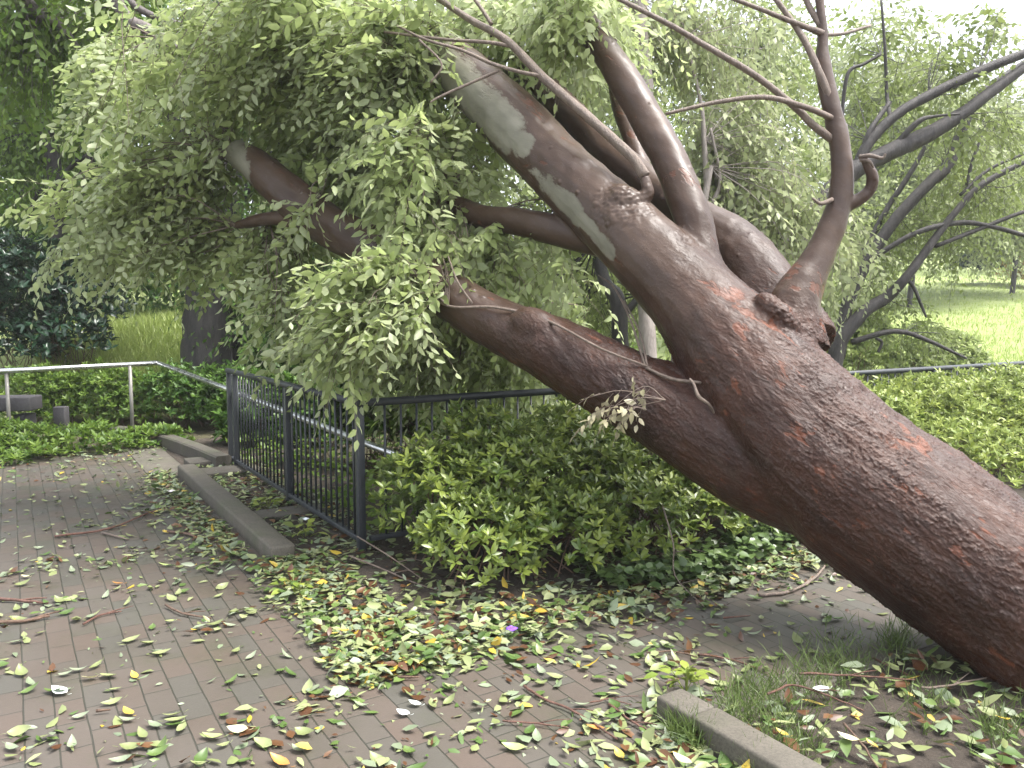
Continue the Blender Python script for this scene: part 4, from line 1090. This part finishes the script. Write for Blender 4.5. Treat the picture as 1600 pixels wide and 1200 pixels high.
# ivy at the foot of the azaleas: stuff
m = MB(); n = 1500
u = rng.uniform(.9, 3.3, n); vv = -1.12 - .42 * rng.random(n) ** .8 + .12 * np.sin(u * 3)
pv = np.array([UV(a, b, .05 + .10 * rng.random()) for a, b in zip(u, vv)])
leaves(m, pv, rng.normal(size=(n, 3)) * [1, 1, .25], np.array([0, 0, 1.0]) + rng.normal(size=(n, 3)) * .4, rng.uniform(.04, .075, n), rng.uniform(.035, .06, n), curl=.1)
tag(m.obj('ivy', M_ivy), kind='stuff')

# ------------------------------------------------------------------ litter
def litter(name, mat, u, v, z, ln, tilt=.25, asp=.48):
    n = len(u); m = MB()
    pv = C0 + np.outer(u, UB) + np.outer(v, VA); pv[:, 2] = z
    leaves(m, pv, rng.normal(size=(n, 3)) * [1, 1, tilt * .5], np.array([0, 0, 1.0]) * np.where(rng.random(n) < .6, 1, -1)[:, None] + rng.normal(size=(n, 3)) * tilt, ln, ln * asp * rng.uniform(.45, 1.35, n), curl=rng.normal(.05, .15, n), fold=.14)
    return tag(m.obj(name, mat), kind='stuff')
def zone(n, f):
    return [np.array(x) for x in zip(*[f() for _ in range(n)])]
def z_edge():    # drift along the hedge bed
    u = rng.uniform(-.75, 3.4); w = abs(rng.normal(0, .38)) if u < 1.6 else abs(rng.normal(0, .2)); return u, -1.72 + w * 1.0 - .1 * rng.random(), .018 + .05 * rng.random()
def z_fade():    # strewn beyond the drift
    while True:
        u = rng.normal(.1, 1.1); v = -1.72 - abs(rng.normal(0, .22)) * (1.2 + math.sin(u * 3.1))
        if u < 3: return u, v, .009 + .012 * rng.random()
def z_corner():  # heap outside the fence corner
    return -.55 + abs(rng.normal(0, .45)) - .25 * rng.random(), rng.uniform(-1.75, .15), .015 + .05 * rng.random()
def z_kerb():    # along the raised kerb
    return -.62 - abs(rng.normal(0, .16)), rng.uniform(.2, 3.6), .010 + .03 * rng.random()
def z_gap():
    return rng.uniform(-.4, 0.3), rng.uniform(.1, 3.6), .03 + .03 * rng.random()
def z_back():
    return rng.uniform(-6, -.4), 5.75 - abs(rng.normal(0, .45)), .012 + .04 * rng.random()
def z_pit():
    return rng.uniform(.32, 2.6), rng.uniform(-4.6, -2.82), .035 + .045 * rng.random()
def z_pitedge():
    return rng.normal(.1, .2), rng.uniform(-3.6, -2.5), .01 + .02 * rng.random()
def z_pave():
    while True:
        u = rng.uniform(-6, 3.2); v = rng.uniform(-4.2, 5.5)
        if (u < -.65 or v < -1.75) and not (u > .1 and v < -2.6): return u, v, .008 + .006 * rng.random()
CL = [z_pave()[:2] for _ in range(150)]
def z_clump():
    while True:
        c = CL[rng.integers(len(CL))]; u, v = c[0] + rng.normal(0, .07), c[1] + rng.normal(0, .05)
        if (u < -.62 or v < -1.72) and not (u > .1 and v < -2.6): return u, v, .010 + .014 * rng.random()
for k, (mat, nm, share) in enumerate(zip(LITTER, ('pale leaf litter', 'green leaf litter', 'yellow leaf litter', 'brown leaf litter', 'grey leaf litter'), (1.0, .6, .07, .35, .45))):
    U, V, Z, LNS = [], [], [], []
    for f, n in ((z_edge, 1750), (z_corner, 1250), (z_kerb, 800), (z_fade, 420), (z_gap, 800), (z_back, 1300), (z_pit, 800), (z_pitedge, 420), (z_pave, 2400), (z_clump, 2000)):
        nn = int(n * share * (1.0 if f not in (z_pave,) else (.7 if k == 3 else 1)) * .62)
        if nn:
            a, b, c = zone(nn, f); U.append(a); V.append(b); Z.append(c); LNS.append(.014 + .062 * rng.random(nn) ** 1.5 if f in (z_pave, z_clump) else (.035 + .07 * rng.random(nn) ** 1.3 if f is z_pit else .025 + .065 * rng.random(nn)))
    U, V, Z = map(np.concatenate, (U, V, Z))
    ln = np.concatenate(LNS)
    litter(nm.replace(' ', '_'), mat, U, V, Z, ln, .3)
# loose leaves one could pick up: an object each
def leaf_mesh(name, ln, asp, curl, mat, rn):
    m = MB()
    # finer blade: 5 stations
    ts = np.array([0, .15, .35, .6, .82, 1.0]); ws = np.array([.02, .30, .5, .46, .27, .01]) * ln * asp
    vv = []
    for t, w in zip(ts, ws):
        z = curl * ln * (t - .4) ** 2 * 1.6
        vv += [(-w, t * ln, z + w * .30), (-w * .5, t * ln, z + w * .06), (0, t * ln, z), (w * .5, t * ln, z + w * .05), (w, t * ln, z + w * .26)]
    q = [[i * 5 + j, i * 5 + j + 1, i * 5 + 6 + j, i * 5 + 5 + j] for i in range(5) for j in range(4)]
    m.add(np.array(vv) - [0, ln / 2, 0], q, None, 0, rn)
    tube(m, np.array([(0, -ln / 2, 0), (0, -ln * .62, .002), (.004, -ln * .74, .006)]), .0009, 4, 0, rnd=rn)
    return m.mesh(name, mat)
variants = []
for k in range(14):
    mt = LITTER[(0, 0, 4, 0, 1, 4, 0, 1, 0, 4, 0, 4, 1, 0)[k]]
    variants.append(leaf_mesh('fallen_leaf', rng.uniform(.05, .085), rng.uniform(.42, .6), rng.uniform(.1, .6), mt, rng.random()))
leaf0 = None
cnt = 0
while cnt < 240:
    u, v, _ = z_pave()
    p = UV(u, v, .0115)
    # weight towards the near paving that fills the picture
    if p[1] < 2.6 or rng.random() > (3.4 / max(p[1], 3.0)) ** 1.6: continue
    px = 800 + FPX * p[0] / p[1]
    if px < -20 or px > 1500: continue
    if leaf0 is None:
        leaf0 = bpy.data.objects.new('fallen_leaf', variants[0]); o = leaf0
    else:
        o = leaf0.copy(); o.data = variants[rng.integers(len(variants))]
    COL.objects.link(o)
    o.location = p + np.array([0, 0, .002]); o.rotation_euler = (rng.normal(0, .15), rng.normal(0, .18), rng.uniform(0, 6.28))
    tag(o, 'torn pale or green leaf lying flat on the wet brick paving', 'leaf', 'loose leaves scattered over the brick paving')
    cnt += 1
M_amber = flat_leaf("leaf_amber", (.45, .20, .05), (.5, .26, .08)); M_cream = flat_leaf("leaf_cream", (.58, .55, .30), (.62, .58, .38)); M_ivory = flat_leaf("leaf_silver", (.56, .62, .58), (.62, .66, .62))
M_lime = flat_leaf("leaf_lime", (.34, .42, .14), (.4, .46, .2))
SPECIAL = [
    (372, 1142, .085, .5, M_cream, 1.4, 'large cream leaf beside the pale leaf near the bottom edge'), (333, 1153, .095, .36, M_lime, 1.2, 'narrow pale leaf touching the large cream leaf at the bottom'),
    (200, 1115, .075, .5, LITTER[2], .9, 'yellow leaf with its stalk pointing up right on the lower left paving'), (210, 1057, .06, .5, LITTER[2], .8, 'small golden leaf beside the whitish scraps on the left paving'),
    (140, 1061, .07, .6, M_cream, 1.7, 'squarish pale yellow leaf on the left paving'), (93, 1082, .085, .6, M_ivory, 1.2, 'big grey-green leaf lying underside up on the left paving'),
    (184, 913, .07, .45, M_amber, 1.5, 'orange leaf lying alone on the left paving'), (258, 884, .085, .33, M_lime, 1.5, 'long narrow pale leaf in the middle of the left paving'),
    (537, 987, .06, .5, LITTER[2], 1.4, 'bright yellow leaf on top of the corner leaf heap'), (570, 966, .06, .5, LITTER[2], .3, 'bright yellow upturned leaf on the corner leaf heap'),
    (445, 930, .05, .5, LITTER[2], -.8, 'yellow leaf by the end of the raised kerb'), (258, 832, .05, .7, LITTER[2], 1, 'yellow leaf near the dark stick by the raised kerb'),
    (930, 1140, .07, .62, M_amber, 1.5, 'folded amber leaf standing near the tree pit corner'), (967, 1180, .06, .55, LITTER[2], .4, 'yellow leaf near the bottom edge by the pit kerb'),
    (803, 1170, .09, .45, M_lime, 1.3, 'wide pale green leaf at the bottom middle of the paving'), (437, 1191, .09, .42, M_amber, 1.1, 'tan leaf cut by the bottom edge of the photo'),
    (630, 1116, .06, .62, M_ivory, 1.2, 'lower of the pair of silvery white leaves on the paving'), (648, 1101, .055, .62, M_ivory, 1.35, 'upper of the pair of silvery white leaves on the paving'),
    (1066, 1190, .08, .5, M_cream, .7, 'cream leaf lying at the foot of the pit kerb'), (1282, 1080, .08, .55, M_ivory, 1.9, 'large grey-green leaf on the tree pit soil'),
    (720, 1005, .06, .4, M_lime, 1.0, 'long pale leaf at the front edge of the leaf drift'), (820, 965, .06, .5, LITTER[2], .9, 'yellow leaf among brown ones at the hedge foot'),
    (1222, 1147, .05, .5, LITTER[2], .8, 'yellow leaf on the soil just behind the pit kerb'), (1362, 1165, .05, .5, LITTER[2], .5, 'yellow leaf beside a twig on the tree pit soil'),
    (1325, 1155, .075, .42, M_cream, 1.0, 'long cream leaf on the tree pit soil'), (40, 902, .06, .5, M_cream, 1.3, 'cream leaf on the paving near the left edge'),
    (95, 855, .05, .5, M_lime, 1.3, 'pale leaf on the far left paving'), (265, 972, .05, .6, M_lime, 2.2, 'forked pale green leaf right of the left sticks'),
    (1240, 906, .05, .5, LITTER[2], .9, 'yellow leaf at the ivy edge beneath the trunk'), (500, 1035, .07, .5, M_lime, 1.1, 'pale leaf just left of the leaf heap'),
]
for px, py, ln, asp, mt, rz, lab in SPECIAL:
    z = .012 if not (px > 1040 and py > 1060) else .075
    if lab.find('heap') >= 0 or lab.find('drift') >= 0 or lab.find('hedge') >= 0: z = .085
    o = bpy.data.objects.new('fallen_leaf', leaf_mesh('fallen_leaf', ln, asp, .35, mt, .5)); COL.objects.link(o)
    o.location = G(px, py, z) + np.array([0, 0, .004]); o.rotation_euler = (rng.normal(0, .1), rng.normal(0, .12), rz)
    tag(o, lab, 'leaf')
# sticks
STICKS = [
    ([(-12, 934), (30, 938), (76, 942)], 6, M_redtwig, 'thick brown stick at the left edge of the paving'), ([(-10, 972), (40, 970), (78, 962)], 7, M_stem, 'mossy dark stick below the thick brown one at the left edge'),
    ([(85, 838), (170, 826), (235, 800), (262, 792)], 4, M_redtwig, 'long thin forked twig across the far left paving'), ([(160, 832), (200, 843)], 4, M_twig, 'short grey stick crossing the long thin twig'),
    ([(262, 830), (290, 834), (318, 843)], 5, M_stem, 'dark straight stick beside the raised kerb leaves'), ([(360, 846), (372, 856), (384, 866)], 4, M_twig, 'small grey twig among leaves at the kerb'),
    ([(130, 975), (160, 960), (190, 955)], 4, M_redtwig, 'curved reddish twig on the left paving'), ([(258, 945), (285, 958), (330, 966)], 4, M_stem, 'dark twig left of the leaf heap'),
    ([(150, 1111), (172, 1108)], 5, M_stem, 'short dark stick fragment on the lower left paving'), ([(621, 1057), (655, 1057)], 5, M_stem, 'short black stick in the middle of the paving'),
    ([(818, 1072), (850, 1092), (890, 1108), (930, 1132), (965, 1155)], 5, M_redtwig, 'long reddish twig pointing at the pit corner'), ([(784, 1127), (840, 1130), (888, 1138)], 3.5, M_redtwig, 'thin red twig below the long reddish one'),
    ([(1185, 930), (1230, 925), (1270, 905), (1292, 880)], 6, M_twig, 'curved grey branch under the fallen trunk at the ivy edge'), ([(1130, 965), (1172, 962)], 4, M_redtwig, 'short twig on the paving before the ivy'),
    ([(1090, 1022), (1140, 1030), (1180, 1042)], 4, M_redtwig, 'brown twig on the paving left of the pit edging'), ([(950, 1100), (990, 1128), (1025, 1148)], 5, M_redtwig, 'broken twig against the pit kerb end'),
    ([(1010, 1020), (1055, 1018), (1090, 1026)], 3, M_stem, 'thin dark twig in the gap before the tree pit'),
    ([(1365, 1028), (1420, 1055), (1490, 1080), (1600, 1098)], 5, M_redtwig, 'long twig lying across the tree pit towards the trunk'), ([(1250, 1052), (1330, 1055), (1430, 1062)], 4, M_redtwig, 'thin straight twig behind the grass tufts'),
    ([(1318, 1130), (1345, 1160), (1372, 1200)], 5, M_stem, 'dark twig crossing the tree pit leaves'), ([(1440, 1075), (1490, 1070), (1540, 1058)], 4, M_twig, 'pale twig near the trunk base'),
    ([(1200, 1085), (1240, 1070), (1300, 1090), (1350, 1110)], 4, M_redtwig, 'bent twig on the near side of the grass tufts'), ([(920, 1098), (950, 1092), (985, 1100)], 3, M_redtwig, 'small curved twig left of the bright weed')]
for pts, r, mt, lab in STICKS:
    z = .016 if not (pts[0][0] > 1190 and pts[0][1] > 1030) else .075
    p = np.array([G(a, b, z + rng.uniform(0, .006)) for a, b in pts]); c = p.mean(0); rr = r * c[1] / FPX * .5
    p = catmull(p, 4) if len(p) > 2 else p
    p = p + rng.normal(0, .002, p.shape) * [1, 1, .5]
    m = MB(); tube(m, p, np.linspace(rr, rr * .55, len(p)), 6, rough=.08)
    if len(p) > 8:
        i = len(p) // 2; e = p[i] + unit(p[i + 1] - p[i]) * .10 + np.array([.03, .05, .008]); tube(m, np.array([p[i], (p[i] + e) / 2 + [.004, 0, .004], e]), [rr * .6, rr * .5, rr * .3], 5)
    tag(m.obj('fallen_stick', mt), lab, 'stick')
# long bare twigs springing out of the azaleas
for pts, lab in (([(545, 868, .22, 4.75), (600, 890, .17, 4.6), (660, 915, .14, 4.4), (730, 935, .1, 4.25), (790, 960, .06, 4.1), (840, 990, .03, 3.95)], 'long bare twig drooping from the corner azalea over the leaves'),
                 ([(558, 838, .3, 4.9), (610, 870, .2, 4.6), (660, 905, .14, 4.4)], 'thin bare twig above the long drooping twig'),
                 ([(1035, 790, .4, 4.6), (1052, 850, .25, 4.4), (1055, 900, .12, 4.3), (1100, 950, .04, 4.1)], 'crooked bare twig hanging from the shaded azalea to the ivy')):
    p = np.array([P(a, b, d) for a, b, z, d in pts]); p[:, 2] = np.maximum(p[:, 2], .03)
    p = catmull(p, 4); m = MB(); tube(m, p, np.linspace(.0055, .0022, len(p)), 6)
    for i in (5, 9):
        if i < len(p) - 1:
            e = p[i] + np.array([.16, -.05, .02]); tube(m, np.array([p[i], (p[i] + e) / 2 + [0, 0, .02], e]), [.003, .0025, .0015], 5)
    tag(m.obj('bare_twig', M_twig), lab, 'twig')
# weeds
for px, py, n, ln, lab, z in ((1072, 1088, 26, .07, 'fresh bright green weed at the tree pit corner', .02), (420, 800, 20, .09, 'broad-leaved green weed between kerb and fence', .03), (478, 845, 14, .08, 'small green weed at the near end of the step', .03), (462, 930, 12, .075, 'bright green weed sprouting at the kerb end', .02), (600, 835, 8, .09, 'yellow-green weed at the foot of the corner post', .12)):
    c = G(px, py, 0.0); root = empty('weed', c, lab, 'weed', 'green weeds')
    m = MB(); a = rng.uniform(0, 6.28, n); rr = np.abs(rng.normal(0, .05, n)); hh = z + rng.uniform(.02, .10, n)
    b = np.stack([c[0] + np.cos(a) * rr, c[1] + np.sin(a) * rr, hh], 1)
    d = np.stack([np.cos(a), np.sin(a), rng.uniform(-.1, .5, n)], 1)
    leaves(m, b, d, np.array([0, 0, 1.0]) + rng.normal(size=(n, 3)) * .3, ln * rng.uniform(.6, 1.1, n), ln * .55, curl=.2); m.obj('foliage', M_hedge, root)
    m = MB()
    for x in b[:10]: tube(m, np.array([[c[0], c[1], 0], (x + c) / 2 + [0, 0, .01], x]), .0018, 4, cap=False)
    m.obj('stems', M_hedge, root)
# small scraps of rubbish
def plastic(name, col, rough=.3):
    m, nt, pb, out = nodes(name); tc = N_(nt, "ShaderNodeTexCoord")
    nt.links.new(mixc(nt, noise(nt, tc.outputs['Object'], 60, 3), col, tuple(min(1, x * 1.25) for x in col)), pb.inputs['Base Color']); pb.inputs['Roughness'].default_value = rough; return m
def scrap(px, py, w, h, mat, lab, z=.03, cat='litter', name='paper_scrap'):
    c = G(px, py, z); m = MB(); us = np.linspace(-1, 1, 7); a, b = np.meshgrid(us, us)
    zz = .006 + .006 * np.sin(a * 3 + b * 2) + .004 * np.cos(b * 5 - a)
    pv = np.stack([a * w / 2 * (1 + .1 * np.sin(b * 4)), b * h / 2 * (1 + .12 * np.cos(a * 5)), zz], -1).reshape(-1, 3) + c
    i = (np.arange(6)[:, None] * 7 + np.arange(6)[None]); m.add(pv, np.stack([i, i + 1, i + 8, i + 7], -1).reshape(-1, 4))
    return tag(m.obj(name, mat), lab, cat)
scrap(800, 984, .055, .04, plastic("purple_film", (.16, .07, .42)), 'small crumpled purple wrapper in the leaf drift', .07, name='wrapper')
scrap(268, 768, .06, .05, plastic("white_paper", (.6, .56, .55), .6), 'crumpled whitish paper scrap in the leaves by the kerb', .04)
scrap(478, 812, .05, .035, plastic("white_film", (.75, .78, .82), .4), 'tiny white paper scrap on the nearest step', .075)

# ------------------------------------------------------------------ added haze volume, imitates the washed-out, overexposed distance
m_, nt_, pb_, out_ = nodes("washout_haze")
nt_.nodes.remove(pb_)
pv_ = nt_.nodes.new("ShaderNodeVolumePrincipled")
pv_.inputs['Color'].default_value = (.97, .985, 1.0, 1); pv_.inputs['Density'].default_value = .0014; pv_.inputs['Anisotropy'].default_value = .2
nt_.links.new(pv_.outputs[0], out_.inputs['Volume'])
mb = MB(); x0, x1, y0, y1, z0, z1 = -170, 170, -150, 190, -3, 16
box_mb(mb, [(x0, y0, z0), (x1, y0, z0), (x1, y1, z0), (x0, y1, z0), (x0, y0, z1), (x1, y0, z1), (x1, y1, z1), (x0, y1, z1)])
o = mb.obj("haze", m_, origin=(0, 0, 0), smooth=False); tag(o, kind='stuff')
